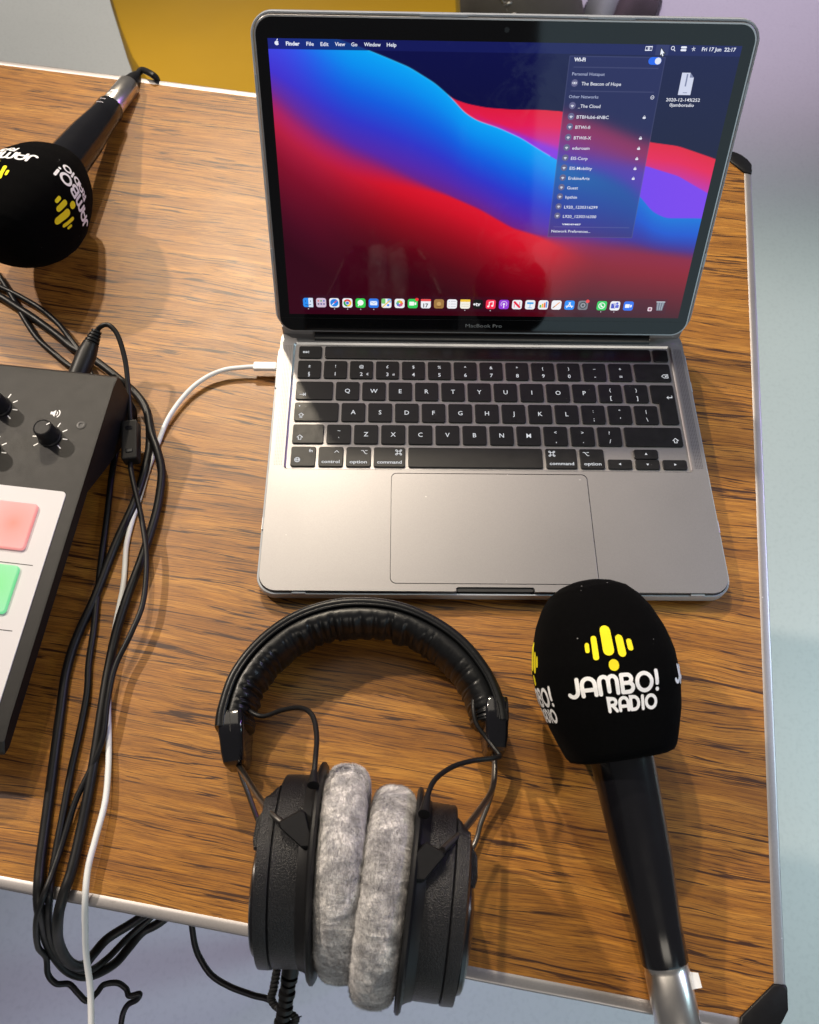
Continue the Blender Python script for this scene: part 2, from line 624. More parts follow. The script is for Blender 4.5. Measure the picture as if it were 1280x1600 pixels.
def velour():
    k = NT('grey_velour')
    v = k.coord()
    nap = k.noise(v, 55, 5, 0.65, 1.6)
    fine = k.noise(k.coord((1, 0.30, 1.0), (0, 0, 0.5)), 1000, 3, 0.7, 1.2)
    band = k.noise(k.coord((0.5, 2.6, 2.6)), 62, 4, 0.6, 1.2)
    base = k.ramp(nap, [(0.36, (0.27, 0.265, 0.275)), (0.49, (0.52, 0.51, 0.52)), (0.60, (0.86, 0.83, 0.82))])
    base = k.mix(k.ramp(band, [(0.42, 0.35), (0.58, 0.0)]), base, (0.14, 0.135, 0.138))
    base = k.mix(k.ramp(fine, [(0.36, 0.75), (0.56, 0.0)]), base, (0.13, 0.125, 0.13))
    k.l(base, k.b.inputs['Base Color'])
    k.b.inputs['Roughness'].default_value = 0.85
    k.b.inputs['Sheen Weight'].default_value = 0.8
    k.b.inputs['Sheen Roughness'].default_value = 0.35
    k.b.inputs['Sheen Tint'].default_value = (0.9, 0.87, 0.86, 1)
    h = k.math('ADD', k.math('MULTIPLY', fine, 0.5), k.math('MULTIPLY', band, 1.0))
    k.bump(h, 0.9, 0.0011)
    return k.m


M['velour'] = velour()


def speaker_mat():
    """aluminium with tiny drilled holes in a square grid"""
    k = NT('perforated_speaker_aluminium')
    tc = k.n('ShaderNodeTexCoord')
    sc = k.n('ShaderNodeVectorMath', operation='SCALE')
    k.l(tc.outputs['Object'], sc.inputs[0])
    sc.inputs['Scale'].default_value = 1 / 0.00115
    fr = k.n('ShaderNodeVectorMath', operation='FRACTION')
    k.l(sc.outputs[0], fr.inputs[0])
    sb = k.n('ShaderNodeVectorMath', operation='SUBTRACT')
    k.l(fr.outputs[0], sb.inputs[0])
    sb.inputs[1].default_value = (0.5, 0.5, 0)
    mm = k.n('ShaderNodeVectorMath', operation='MULTIPLY')
    k.l(sb.outputs[0], mm.inputs[0])
    mm.inputs[1].default_value = (1, 1, 0)
    ln = k.n('ShaderNodeVectorMath', operation='LENGTH')
    k.l(mm.outputs[0], ln.inputs[0])
    f = k.ramp(ln.outputs['Value'], [(0.24, 0.72), (0.34, 0.0)])
    k.l(k.mix(f, (0.31, 0.30, 0.305), (0.05, 0.05, 0.05)), k.b.inputs['Base Color'])
    k.b.inputs['Metallic'].default_value = 1.0
    k.b.inputs['Roughness'].default_value = 0.46
    return k.m


M['speaker'] = speaker_mat()


def pad_mat(name, edge, glow, cx, cy):
    """silicone pad lit from below by a coloured lamp"""
    k = NT(name)
    tc = k.n('ShaderNodeTexCoord')
    sb = k.n('ShaderNodeVectorMath', operation='SUBTRACT')
    k.l(tc.outputs['Object'], sb.inputs[0])
    sb.inputs[1].default_value = (cx, cy, 0)
    m = k.n('ShaderNodeVectorMath', operation='MULTIPLY')
    k.l(sb.outputs[0], m.inputs[0])
    m.inputs[1].default_value = (1, 1, 0)
    ln = k.n('ShaderNodeVectorMath', operation='LENGTH')
    k.l(m.outputs[0], ln.inputs[0])
    d = k.math('MULTIPLY', ln.outputs['Value'], 1 / 0.020)
    c = k.ramp(d, [(0.0, glow), (0.35, [g * 0.5 + e * 0.5 for g, e in zip(glow, edge)]), (0.9, edge)])
    k.b.inputs['Base Color'].default_value = (0.16, 0.16, 0.16, 1)
    k.l(c, k.b.inputs['Emission Color'])
    k.b.inputs['Emission Strength'].default_value = 0.85
    k.b.inputs['Roughness'].default_value = 0.5
    return k.m


# ------------------------------------------------------------------ floor and things behind the table
FZ = -720.0
g = MB()
nx = 24
vs, fs = [], []
for i in range(nx + 1):
    for j in range(nx + 1):
        vs.append(Vector((-4000 + 8000 * i / nx, -3500 + 8500 * j / nx, FZ)))
for i in range(nx):
    for j in range(nx):
        fs.append((i * (nx + 1) + j, (i + 1) * (nx + 1) + j, (i + 1) * (nx + 1) + j + 1, i * (nx + 1) + j + 1))
g.add(vs, fs)
fl = g.build('floor', M['floor'])
fl['kind'] = 'structure'

# mustard seat block whose left corner is rounded
ot = thing('padded_stool', 'mustard yellow upholstered seat block standing on the floor behind the table', 'stool', (0, 1100, FZ))
ZS = -290.0
a, b, c_ = at(170, 0, ZS), at(232, 128, ZS), at(722, 0, ZS)
X0, X1 = a.x, c_.x
mb = MB()
pl = []
yb, yf = 1560.0, 690.0
# left side leans and curves as in the photograph
left = [at(165, -20, ZS), at(172, 0, ZS), at(186, 45, ZS), at(204, 90, ZS), at(228, 126, ZS), at(262, 158, ZS), at(310, 185, ZS)]
left = [Vector((p.x, p.y)) for p in left]
poly = [Vector((X1, left[-1].y)), Vector((X1, yb + 60)), Vector((left[0].x + 40, yb + 60)), Vector((left[0].x - 10, yb))] + left
rings = []
cen = Vector((sum(p.x for p in poly) / len(poly), sum(p.y for p in poly) / len(poly)))
for z, k_ in ((ZS - 120, 1.0), (ZS - 30, 1.0), (ZS - 12, 0.995), (ZS - 2, 0.975), (ZS, 0.95)):
    rings.append([Vector((cen.x + (p.x - cen.x) * k_, cen.y + (p.y - cen.y) * k_, z)) for p in poly])
mb.loops(rings)
mb.build('seat_cushion', M['mustard'], ot, ot)
mb = MB()
rings = []
for z, k_ in ((FZ + 1, 0.94), (FZ + 8, 0.96), (ZS - 121, 0.985)):
    rings.append([Vector((cen.x + (p.x - cen.x) * k_, cen.y + (p.y - cen.y) * k_, z)) for p in poly])
mb.loops(rings)
mb.build('base', M['mustard'], ot, ot)

# bag and shoe beyond the laptop screen
bgp = at(760, 0, -560)
bagt = thing('shoulder_bag', 'grey brown canvas bag with a silver chain lying behind the laptop screen', 'bag', (bgp.x + 60, bgp.y + 90, FZ))
mb = MB()
cx, cy = bgp.x + 80, bgp.y + 60
rings = []
for t in range(0, 13):
    a = math.pi / 2 * t / 12
    r = math.cos(a) ** 0.6 if t < 12 else 0.02
    zz = FZ + 2 + 190 * math.sin(a)
    rings.append([Vector((cx + 165 * r * math.cos(p) * (1 + .05 * math.sin(3 * p)), cy + 120 * r * math.sin(p) * (1 + .06 * math.cos(4 * p)), zz))
                  for p in [2 * math.pi * k / 36 for k in range(36)]])
mb.loops(rings)
mb.build('bag_body', M['bag'], bagt, bagt)
mb = MB()
q = [Vector((cx - 90, cy + 60, FZ + 150)), Vector((cx - 75, cy - 20, FZ + 178)), Vector((cx - 40, cy - 70, FZ + 165)), Vector((cx + 10, cy - 118, FZ + 95))]
sp = spline(q, 16)
for i in range(0, len(sp) - 1, 2):
    d = (sp[i + 1] - sp[i]).normalized()
    mb.tube([sp[i] + Vector((8 * math.cos(x), 5 * math.sin(x), 4 + 5 * math.sin(x + 1.2 * (i % 4)))) for x in [2 * math.pi * k / 10 for k in range(11)]], 2.2, 6)
mb.build('chain_strap', M['chrome'], bagt, bagt)


def shoe(px, py, yaw, m_, label, cat='shoe', name='shoe', L=270):
    p = at(px, py, -640)
    t = thing(name, label, cat, (p.x, p.y, FZ))
    ex = Vector((math.cos(yaw), math.sin(yaw), 0))
    ey = Vector((-math.sin(yaw), math.cos(yaw), 0))
    mb = MB()
    rings = []
    for k in range(15):
        s = k / 14
        w = 48 * (math.sin(math.pi * min(1, 0.12 + s * 0.93)) ** 0.45) * (0.8 + 0.25 * s)
        h = (95 - 50 * max(0, s - 0.3) / 0.7) * (math.sin(math.pi * min(1, 0.15 + s * .84)) ** 0.35)
        rings.append([p + ex * (L * (s - .5)) + ey * (w * math.cos(a)) * (1 if math.sin(a) > -0.2 else .95)
                      + Vector((0, 0, FZ + 22 - p.z + max(-20, h * math.sin(a)))) for a in [2 * math.pi * q / 24 for q in range(24)]])
    mb.loops(rings)
    mb.build('upper', m_, t, t)
    mb = MB()
    rings = []
    for zz in (1, 20):
        rings.append([p + ex * (L * .53 * math.cos(a)) + ey * (50 * math.sin(a)) + Vector((0, 0, FZ + zz - p.z)) for a in [2 * math.pi * q / 32 for q in range(32)]])
    mb.loops(rings)
    mb.build('sole', M['hinge'], t, t)
    return t


shoe(868, -2, math.radians(82), M['shoe'], 'black shoe on the floor beyond the laptop screen, beside the canvas bag')
shoe(948, -8, math.radians(75), M['pale_cloth'], 'pale grey shoe on the floor beyond the laptop screen, right of the black shoe')
shoe(1000, -10, math.radians(60), M['denim'], 'dusky plum shoe on the floor beyond the laptop screen, rightmost of the three shoes')

# ------------------------------------------------------------------ table
TA = math.radians(9.5)
TEX = Vector((math.cos(TA), -math.sin(TA), 0))
TEY = Vector((math.sin(TA), math.cos(TA), 0))
TO = Vector((293.3, -240.7, 0))      # front right corner of the rim
TW, TD = 1200.0, 676.0
table = thing('folding_table', 'teak laminate folding table with aluminium edging and black corner caps, under everything', 'table',
              TO - TEX * TW / 2 + TEY * TD / 2 + Vector((0, 0, FZ)))


def tf(x, y, z):      # x to the left of the corner is negative
    return TO + TEX * x + TEY * y + Vector((0, 0, z))


TR = 6.2
# laminate sheet: its own object space runs along the grain
me = bpy.data.meshes.new('table_top')
CH = 16.5
top2 = [(-TW + TR, TR), (-TR - CH, TR), (-TR, TR + CH), (-TR, TD - TR - CH), (-TR - CH, TD - TR), (-TW + TR, TD - TR)]
bm = bmesh.new()
lo = [bm.verts.new((x * S, y * S, -0.018)) for x, y in top2]
hi = [bm.verts.new((x * S, y * S, 0)) for x, y in top2]
bm.faces.new(hi)
bm.faces.new(list(reversed(lo)))
for i in range(6):
    j = (i + 1) % 6
    bm.faces.new((lo[i], lo[j], hi[j], hi[i]))
bm.to_mesh(me)
bm.free()
me.materials.append(M['wood'])
tt = bpy.data.objects.new('table_top', me)
COL.objects.link(tt)
tt.parent = table
tt.location = (TO - Vector(table['_o'])) * S
tt.rotation_euler = (0, 0, -TA)


def edging(name, p, q, inward):
    """aluminium rail with a rounded lip, from p to q (table coordinates)"""
    mb = MB()
    P, Q = Vector(p), Vector(q)
    I = Vector(inward)
    prof = [(0, -22), (0, -1.0), (0.3, -0.1), (0.7, 0.22), (1.6, 0.36), (3.4, 0.42), (4.6, 0.40), (5.3, 0.34), (TR + 0.2, 0.05), (TR + 0.2, -0.3), (1.5, -0.6), (1.5, -22)]
    n = 40
    rings = []
    for k in range(n + 1):
        t = k / n
        c = P + (Q - P) * t
        wob = 0.16 * noise.noise(Vector((k * .9, p[0] * .01, 0)))
        rings.append([tf(c.x + I.x * (a + (wob if a < 2 else 0)), c.y + I.y * (a + (wob if a < 2 else 0)), z + wob * .4) for a, z in prof])
    mb.loops(rings)
    return mb.build(name, M['trim'], table, table, sharp=60)


edging('edge_trim', (-TW, 0), (-CH - 2, 0), (0, 1))
edging('edge_trim', (0, CH + 2), (0, TD - CH - 2), (-1, 0))
edging('edge_trim', (-CH - 2, TD), (-TW, TD), (0, -1))
edging('edge_trim', (-TW, TD), (-TW, 0), (1, 0))


def corner_cap(cx, cy, sx, sy):
    mb = MB()
    o = [(-.3, 24), (-.2, 14), (3.5, 7.5), (9, 2.6), (15, -.2), (24, -.3), (25.5, 0.5), (25.0, 6.6), (6.8, 25.0), (0.5, 25.5)]
    rings = []
    for z, k_ in ((-24, 1), (0.9, 1), (1.5, 0.97), (1.8, 0.9)):
        c = (10, 10)
        rings.append([tf(cx + sx * (c[0] + (x - c[0]) * k_), cy + sy * (c[1] + (y - c[1]) * k_), z) for x, y in o])
    mb.loops(rings)
    return mb.build('corner_cap', M['cap'], table, table, sharp=40)


corner_cap(0, 0, -1, 1)
corner_cap(0, TD, -1, -1)
corner_cap(-TW, 0, 1, 1)
corner_cap(-TW, TD, 1, -1)
# underside frame and legs
mb = MB()
for x0, x1, y0, y1 in ((-TW + 20, -20, 60, 85), (-TW + 20, -20, TD - 85, TD - 60)):
    mb.loops([[tf(x, y, z) for x, y in ((x0, y0), (x1, y0), (x1, y1), (x0, y1))] for z in (-50, -19)])
mb.build('under_frame', M['table_side'], table, table)
for x in (-150, -TW + 150):
    for y, s in ((75, -1), (TD - 75, 1)):
        mb = MB()
        mb.tube([tf(x, y, -48), tf(x + (14 if s < 0 else 0), y + 30 * s * 1.0, FZ + 1)], 12.5, 16)
        lg = mb.build('leg', M['leg'], table, table)
        mb = MB()
        e = tf(x + (14 if s < 0 else 0), y + 30 * s * 1.0, FZ)
        mb.tube([e + Vector((0, 0, 0.5)), e + Vector((0, 0, 30))], 15, 16)
        mb.build('rubber_foot', M['cap'], lg, table)

# ------------------------------------------------------------------ laptop
LW, LD, LH = 304.1, 212.4, 13.0
lap = thing('laptop', 'open grey aluminium laptop in a clear case, a colourful wave desktop on its screen', 'laptop', (152, 106, 0))


def tess(mb, outer, holes, z, fr=None):
    fr = fr or (lambda x, y, z: Vector((x, y, z)))
    lo = [[Vector((x, y, 0)) for x, y in outer]] + [[Vector((x, y, 0)) for x, y in h] for h in holes]
    flat = [p for l in lo for p in l]
    tris = tessellate_polygon(lo)
    mb.add([fr(p.x, p.y, z) for p in flat], tris)


# body outline with the thumb notch in the front edge
out = rrect(0.6, LW - 0.6, 0.6, LD, 11.5, 10)
nt = rrect(127, 177.4, -6, 3.6, 1.6, 5)
notch = [p for p in nt if p[1] > 0.6]
notch = sorted([p for p in notch], key=lambda p: p[0])
# put the notch points between the bottom-left and bottom-right corner arcs
out2 = out + [(127.0, 0.6)] + [p for p in notch] + [(177.4, 0.6)]
WELL = rrect(10.6, 294.0, 89.3, 198.6, 2.6, 6)
TP = rrect(84.6, 219.5, 5.6, 87.0, 4.0, 6)
body = MB()
tess(body, out2, [WELL, TP], LH)
# outer wall: rounded shoulder then down to the belly
n_ = len(out2)
cx_, cy_ = LW / 2, LD / 2


def shrink(pl, d, cx=cx_, cy=cy_):
    return [(cx + (x - cx) * (1 - d / abs(LW / 2)), cy + (y - cy) * (1 - d / abs(LD / 2))) for x, y in pl]


body.loops([[Vector((x, y, LH)) for x, y in out2], [Vector((x, y, 5)) for x, y in out2], [Vector((x, y, 2)) for x, y in shrink(out2, 4)]], True, False, True)
WELL2 = rrect(11.9, 292.9, 90.4, 197.4, 1.8, 6)
ZW = LH - 1.25
b2 = MB()
b2.loops([[Vector((x, y, LH)) for x, y in WELL], [Vector((x, y, LH - 0.55)) for x, y in rrect(11.1, 293.6, 89.7, 198.1, 2.3, 6)],
          [Vector((x, y, ZW)) for x, y in WELL2]], True, False, False)
wr = b2.build('keyboard_rim', M['space_edge'], lap, lap)
body.loops([[Vector((x, y, ZW)) for x, y in WELL2], [Vector((x, y, ZW - .02)) for x, y in rrect(12.2, 292.6, 90.7, 197.1, 1.8, 6)]], True, False, True)
bd = body.build('base', M['space'], lap, lap, sharp=20)
# trackpad with its dark groove
b3 = MB()
b3.loops([[Vector((x, y, LH)) for x, y in TP], [Vector((x, y, LH - 0.8)) for x, y in TP]], True, False, True)
b3.build('trackpad_groove', M['groove'], bd, lap)
b3 = MB()
slab(b3, 84.6 + .42, 219.5 - .42, 5.6 + .42, 87.0 - .42, 3.7, LH - 0.7, LH - 0.06, 0.12)
b3.build('trackpad', M['space'], lap, lap)
b3 = MB()
b3.loops([[Vector((x, y, z)) for x, y in rrect(127.6, 176.8, 0.9, 3.3, 1.1, 5)] for z in (3, LH - 1.0)])
b3.build('opening_notch', M['groove'], lap, lap)
# speaker grilles: thin perforated strips let into the deck
for x0, x1 in ((3.2, 9.3), (295.3, 301.2)):
    b3 = MB()
    tess(b3, rrect(x0, x1, 92, 196, 1.2, 4), [], LH + 0.03)
    b3.build('speaker_grille', M['speaker'], lap, lap)
# clear hard case around the base
b3 = MB()
o_out = rrect(-1.3, LW + 1.3, -1.3, LD - 10, 13, 10)
o_in = rrect(0.25, LW - 0.25, 0.25, LD - 11.5, 11.8, 10)
prof = [(o_in, 2.2), (o_in, 9.6), (o_in, 10.6)]
rg = [[Vector((x, y, 1.0)) for x, y in shrink(o_out, 5)], [Vector((x, y, 4.0)) for x, y in o_out], [Vector((x, y, 9.8)) for x, y in o_out],
      [Vector((x, y, 10.5)) for x, y in rrect(-1.0, LW + 1.0, -1.0, LD - 10.3, 12.8, 10)],
      [Vector((x, y, 10.5)) for x, y in rrect(0.0, LW - 0.0, 0.0, LD - 11.3, 12, 10)],
      [Vector((x, y, 9.8)) for x, y in o_in], [Vector((x, y, 4)) for x, y in o_in]]
b3.loops(rg, True, True, False)
for x in (22, 278):
    slab(b3, x, x + 9, -0.9, 0.9, 0.3, 9.5, 11.6, .3)
for y in (158, 44):
    slab(b3, -1.0, 0.5, y, y + 9, 0.3, 9.5, 11.6, .3)
    slab(b3, LW - 0.5, LW + 1.0, y, y + 9, 0.3, 9.5, 11.6, .3)
cs = b3.build('clear_case_bottom', M['case'], lap, lap)
for x, y in ((25, 18), (279, 18), (25, 190), (279, 190)):
    b3 = MB()
    b3.frame_lathe([(6, 0), (6.2, .4), (6.2, 1.2)], Vector((x, y, 0.02)), Vector((0, 0, 1)), Vector((1, 0, 0)), Vector((0, 1, 0)), 20)
    b3.build('rubber_foot', M['cap'], lap, lap)

# --- keys
PX, KG = 19.15, 2.05
KX = 14.9
rows = {0: (184.3, 195.2), 1: (166.2, 181.9), 2: (147.3, 163.0), 3: (128.8, 144.5), 4: (110.3, 126.0), 5: (91.8, 107.6)}
ident = frame((0, 0, 0), (1, 0, 0), (0, 1, 0), (0, 0, 1))
ZK = LH - 0.10


def key(x0, x1, y0, y1, leg=None, m_=None, name='key'):
    k = MB()
    slab(k, x0, x1, y0, y1, 1.5, ZW + 0.02, ZK, 0.28, n=4)
    o = k.build(name, m_ or M['key'], lap, lap, sharp=60)
    if leg:
        l_ = MB()
        leg(l_, (x0 + x1) / 2, (y0 + y1) / 2, x0, x1, y0, y1)
        if l_.v:
            l_.build('legend', M['legend'], o, lap, smooth=False)
    return o


ZL = ZK + 0.05


def Lc(s, size=5.0):
    def f(mb, cx, cy, *r):
        text(mb, s, size, ident, cx, cy - size * .36, ZL, 'C', 0.004)
    return f


def L2(up, lo, extra=None, s=3.3):
    def f(mb, cx, cy, *r):
        text(mb, up, s * 1.1, ident, cx, cy + 1.6, ZL, 'C', 0.006)
        text(mb, lo, s * 1.35, ident, cx, cy - 5.6, ZL, 'C', 0.006)
        if extra:
            text(mb, extra, s * .85, ident, cx + 4.6, cy - 5.0, ZL, 'C', 0.004)
    return f


def Lword(w, sym, side):
    def f(mb, cx, cy, x0, x1, y0, y1):
        text(mb, w, 3.5, ident, cx, y0 + 2.6, ZL, 'C', 0.012, width={'control': 12.5, 'option': 12.0, 'command': 17.0}[w])
        sx = x1 - 4.6 if side == 'R' else x0 + 4.6
        sy = y1 - 4.2
        symbol(mb, sym, sx, sy)
    return f


def symbol(mb, sym, x, y):
    w = 0.42
    st = lambda pts, closed=False: stroke(mb, [(x + a, y + b) for a, b in pts], w, ident, ZL, closed)
    if sym == 'cmd':
        st([(-1, -1), (1, -1), (1, 1), (-1, 1)], True)
        for sx in (-1, 1):
            for sy in (-1, 1):
                stroke(mb, [(x + sx * 1.55 + .6 * math.cos(t), y + sy * 1.55 + .6 * math.sin(t)) for t in [2 * math.pi * k / 10 for k in range(10)]], w, ident, ZL, True)
    elif sym == 'opt':
        st([(-2, 1.3), (-0.8, 1.3), (0.9, -1.3), (2, -1.3)])
        st([(0.6, 1.3), (2, 1.3)])
    elif sym == 'ctrl':
        st([(-1.5, -0.5), (0, 1.0), (1.5, -0.5)])
    elif sym == 'tab':
        st([(-2, 0), (1.5, 0)])
        st([(0.4, 1.1), (1.5, 0), (0.4, -1.1)])
        st([(2.0, 1.2), (2.0, -1.2)])
    elif sym == 'shift':
        st([(-0.9, -1.8), (0.9, -1.8), (0.9, -0.1), (2.0, -0.1), (0, 1.9), (-2.0, -0.1), (-0.9, -0.1)], True)
    elif sym == 'caps':
        st([(-0.8, -0.9), (0.8, -0.9), (0.8, 0.2), (1.8, 0.2), (0, 2.0), (-1.8, 0.2), (-0.8, 0.2)], True)
        st([(-0.8, -1.9), (0.8, -1.9)])
    elif sym == 'ret':
        st([(2, 1.4), (2, -0.3), (-1.6, -0.3)])
        st([(-0.6, 0.8), (-1.7, -0.3), (-0.6, -1.4)])
    elif sym == 'del':
        st([(-2.4, 0), (-0.8, 1.5), (2.2, 1.5), (2.2, -1.5), (-0.8, -1.5)], True)
        st([(0.0, 0.7), (1.4, -0.7)])
        st([(0.0, -0.7), (1.4, 0.7)])
    elif sym == 'globe':
        st([(1.8 * math.cos(t), 1.8 * math.sin(t)) for t in [2 * math.pi * k / 18 for k in range(18)]], True)
        st([(-1.8, 0), (1.8, 0)])
        st([(0.8 * math.cos(t), 1.8 * math.sin(t)) for t in [2 * math.pi * k / 14 for k in range(14)]], True)
    elif sym in ('left', 'right', 'up', 'down'):
        a = {'right': 0, 'up': 90, 'left': 180, 'down': 270}[sym]
        mb.add([ident(x + 1.1 * math.cos(math.radians(a + t)), y + 1.1 * math.sin(math.radians(a + t)), ZL) for t in (0, 120, 240)], [(0, 1, 2)])


def Lsym(sym, dx, dy, extra=None):
    def f(mb, cx, cy, x0, x1, y0, y1):
        symbol(mb, sym, (x0 + dx) if dx > 0 else (x1 + dx), (y0 + dy) if dy > 0 else (y1 + dy))
        if extra:
            mb.add([ident(x0 + 3.4 + .5 * math.cos(t), y1 - 3 + .5 * math.sin(t), ZL) for t in [2 * math.pi * k / 10 for k in range(10)]], [tuple(range(10))])
    return f


def xk(u):
    return KX + PX * u


# function row
key(14.8, 31.9, *rows[0], leg=lambda mb, cx, cy, x0, *r: text(mb, 'esc', 3.8, ident, x0 + 3, cy - 1.0, ZL, 'L', 0.012))
key(34.1, 278.0, *rows[0], m_=M['touch'], name='touch_strip')
key(279.6, 291.0, *rows[0], m_=M['touch'], name='power_key')
# number row
nums = [('±', '§', None), ('!', '1', None), ('@', '2', '€'), ('£', '3', '#'), ('$', '4', None), ('%', '5', None), ('^', '6', None),
        ('&', '7', None), ('*', '8', None), ('(', '9', None), (')', '0', None), ('_', '-', None), ('+', '=', None)]
for i, (a, b, e) in enumerate(nums):
    key(xk(i), xk(i + 1) - KG, *rows[1], leg=L2(a if a != '_' else '–', b, e))
key(xk(13), xk(14.5) - KG, *rows[1], leg=Lsym('del', -4.6, 4.6))
key(xk(0), xk(1.5) - KG, *rows[2], leg=Lsym('tab', 5.0, 4.2))
for i, ch in enumerate('QWERTYUIOP'):
    key(xk(1.5 + i), xk(2.5 + i) - KG, *rows[2], leg=Lc(ch))
key(xk(11.5), xk(12.5) - KG, *rows[2], leg=L2('{', '['))
key(xk(12.5), xk(13.5) - KG, *rows[2], leg=L2('}', ']'))
# L-shaped return key
k = MB()
x0, xm, x1 = xk(13.5), xk(13.75), xk(14.5) - KG
y0, ym, y1 = rows[3][0], rows[2][0], rows[2][1]
Lp = [(xm, y0), (x1, y0), (x1, y1), (x0, y1), (x0, ym), (xm, ym)]


def round_poly(P, r, n=4):
    o = []
    for i in range(len(P)):
        p = Vector(P[i]); a = Vector(P[i - 1]); b = Vector(P[(i + 1) % len(P)])
        u, v = (a - p).normalized(), (b - p).normalized()
        s, e = p + u * r, p + v * r
        for t in range(n + 1):
            t /= n
            o.append(tuple(s * (1 - t) ** 2 + p * 2 * t * (1 - t) + e * t * t))
    return o


RP = round_poly(Lp, 1.5)
RPi = round_poly([(xm + .25, y0 + .25), (x1 - .25, y0 + .25), (x1 - .25, y1 - .25), (x0 + .25, y1 - .25), (x0 + .25, ym + .25), (xm + .25, ym + .25)], 1.35)
k.loops([[Vector((x, y, ZW + .02)) for x, y in RP], [Vector((x, y, ZK - .25)) for x, y in RP], [Vector((x, y, ZK)) for x, y in RPi]], True, True, False)
tess(k, RPi, [], ZK)
rk = k.build('key', M['key'], lap, lap, sharp=60)
lm = MB()
symbol(lm, 'ret', x1 - 4.2, ym + 4.8)
lm.build('legend', M['legend'], rk, lap, smooth=False)
# home row
key(xk(0), xk(1.75) - KG, *rows[3], leg=Lsym('caps', 5.0, 4.6, True))
for i, ch in enumerate('ASDFGHJKL'):
    ko = key(xk(1.75 + i), xk(2.75 + i) - KG, *rows[3], leg=Lc(ch))
    if ch in 'FJ':
        mb = MB()
        xc = xk(2.25 + i) - KG / 2
        slab(mb, xc - 1.8, xc + 1.8, rows[3][0] + 2.2, rows[3][0] + 2.6, .18, ZK - .02, ZK + 0.18, .1, n=2)
        mb.build('home_bar', M['key'], ko, lap)
key(xk(10.75), xk(11.75) - KG, *rows[3], leg=L2(':', ';'))
key(xk(11.75), xk(12.75) - KG, *rows[3], leg=L2('"', "'"))
key(xk(12.75), xk(13.75) - KG, *rows[3], leg=L2('|', '\\'))
# shift row
key(xk(0), xk(1.25) - KG, *rows[4], leg=Lsym('shift', 5.2, 4.8))
key(xk(1.25), xk(2.25) - KG, *rows[4], leg=L2('~', '`'))
for i, ch in enumerate('ZXCVBNM'):
    key(xk(2.25 + i), xk(3.25 + i) - KG, *rows[4], leg=Lc(ch))
for i, (a, b) in enumerate((('<', ','), ('>', '.'), ('?', '/'))):
    key(xk(9.25 + i), xk(10.25 + i) - KG, *rows[4], leg=L2(a, b))
key(xk(12.25), xk(14.5) - KG, *rows[4], leg=Lsym('shift', -5.2, 4.8))


def fnleg(mb, cx, cy, x0, x1, y0, y1):
    text(mb, 'fn', 3.6, ident, x1 - 2.2, y1 - 4.6, ZL, 'R', 0.012)
    symbol(mb, 'globe', x0 + 4.6, y0 + 5.0)


key(xk(0), xk(1) - KG, *rows[5], leg=fnleg)
key(xk(1), xk(2) - KG, *rows[5], leg=Lword('control', 'ctrl', 'R'))
key(xk(2), xk(3) - KG, *rows[5], leg=Lword('option', 'opt', 'R'))
key(xk(3), xk(4.25) - KG, *rows[5], leg=Lword('command', 'cmd', 'R'))
key(xk(4.25), xk(9.25) - KG, *rows[5])
key(xk(9.25), xk(10.5) - KG, *rows[5], leg=Lword('command', 'cmd', 'L'))
key(xk(10.5), xk(11.5) - KG, *rows[5], leg=Lword('option', 'opt', 'L'))
hh = (rows[5][0] + rows[5][1]) / 2
sy = lambda s: (lambda mb, cx, cy, *r: symbol(mb, s, cx, cy))
key(xk(11.5), xk(12.5) - KG, rows[5][0], hh - .35, leg=sy('left'))
key(xk(12.5), xk(13.5) - KG, rows[5][0], hh - .35, leg=sy('down'))
key(xk(12.5), xk(13.5) - KG, hh + .35, rows[5][1], leg=sy('up'))
key(xk(13.5), xk(14.5) - KG, rows[5][0], hh - .35, leg=sy('right'))

# --- lid
TH = math.radians(65.943)
HU = Vector((0, math.cos(TH), math.sin(TH)))
HN = Vector((0, -math.sin(TH), math.cos(TH)))
HO = Vector((0, LD - 11.986, LH + 1))
lidf = frame(HO, (1, 0, 0), HU, HN)
lid = MB()
rgs = []
for z, d in ((-4.6, 2.2), (-4.2, .8), (-3.2, .25), (-0.35, 0.25), (-0.1, 0.45)):
    rgs.append([lidf(x, y, z) for x, y in rrect(0.4 + d, LW - 0.4 - d, 6.3 + d, 212.6 - d, 11.5 - d * .6, 10)])
lid.loops(rgs)
lido = lid.build('lid', M['space'], lap, lap, sharp=12)
mb = MB()
mb.loops([[lidf(x, y, -0.3) for x, y in rrect(0.9, LW - 0.9, 6.8, 212.1, 11, 10)], [lidf(x, y, 0.02) for x, y in rrect(0.9, LW - 0.9, 6.8, 212.1, 11, 10)],
          [lidf(x, y, 0.02) for x, y in rrect(1.7, LW - 1.7, 7.6, 211.3, 10.3, 10)]], True, False, False)
mb.build('lid_chamfer', M['space_edge'], lido, lap)
mb = MB()
mb.loops([[lidf(x, y, -0.2) for x, y in rrect(1.7, LW - 1.7, 7.6, 211.3, 10.3, 10)], [lidf(x, y, 0.0) for x, y in rrect(1.75, LW - 1.75, 7.7, 211.2, 10.3, 10)]])
bez = mb.build('bezel', M['glass'], lap, lap)
mb = MB()
text(mb, 'MacBook Pro', 3.9, lidf, LW / 2, 11.6, 0.04, 'C', 0.0, width=27.0)
mb.build('model_lettering', M['chin_text'], bez, lap, smooth=False)
mb = MB()
mb.loops([[lidf(x, y, 0.005) for x, y in rrect(1.8, LW - 1.8, 7.8, 17.6, 9, 8)]], True, False, True) if False else None
slab(mb, 2.4, LW - 2.4, 17.5, 17.7, .1, 0.0, 0.03, .01, lidf, n=2)
mb.build('chin_line', M['hinge'], bez, lap)
mb = MB()
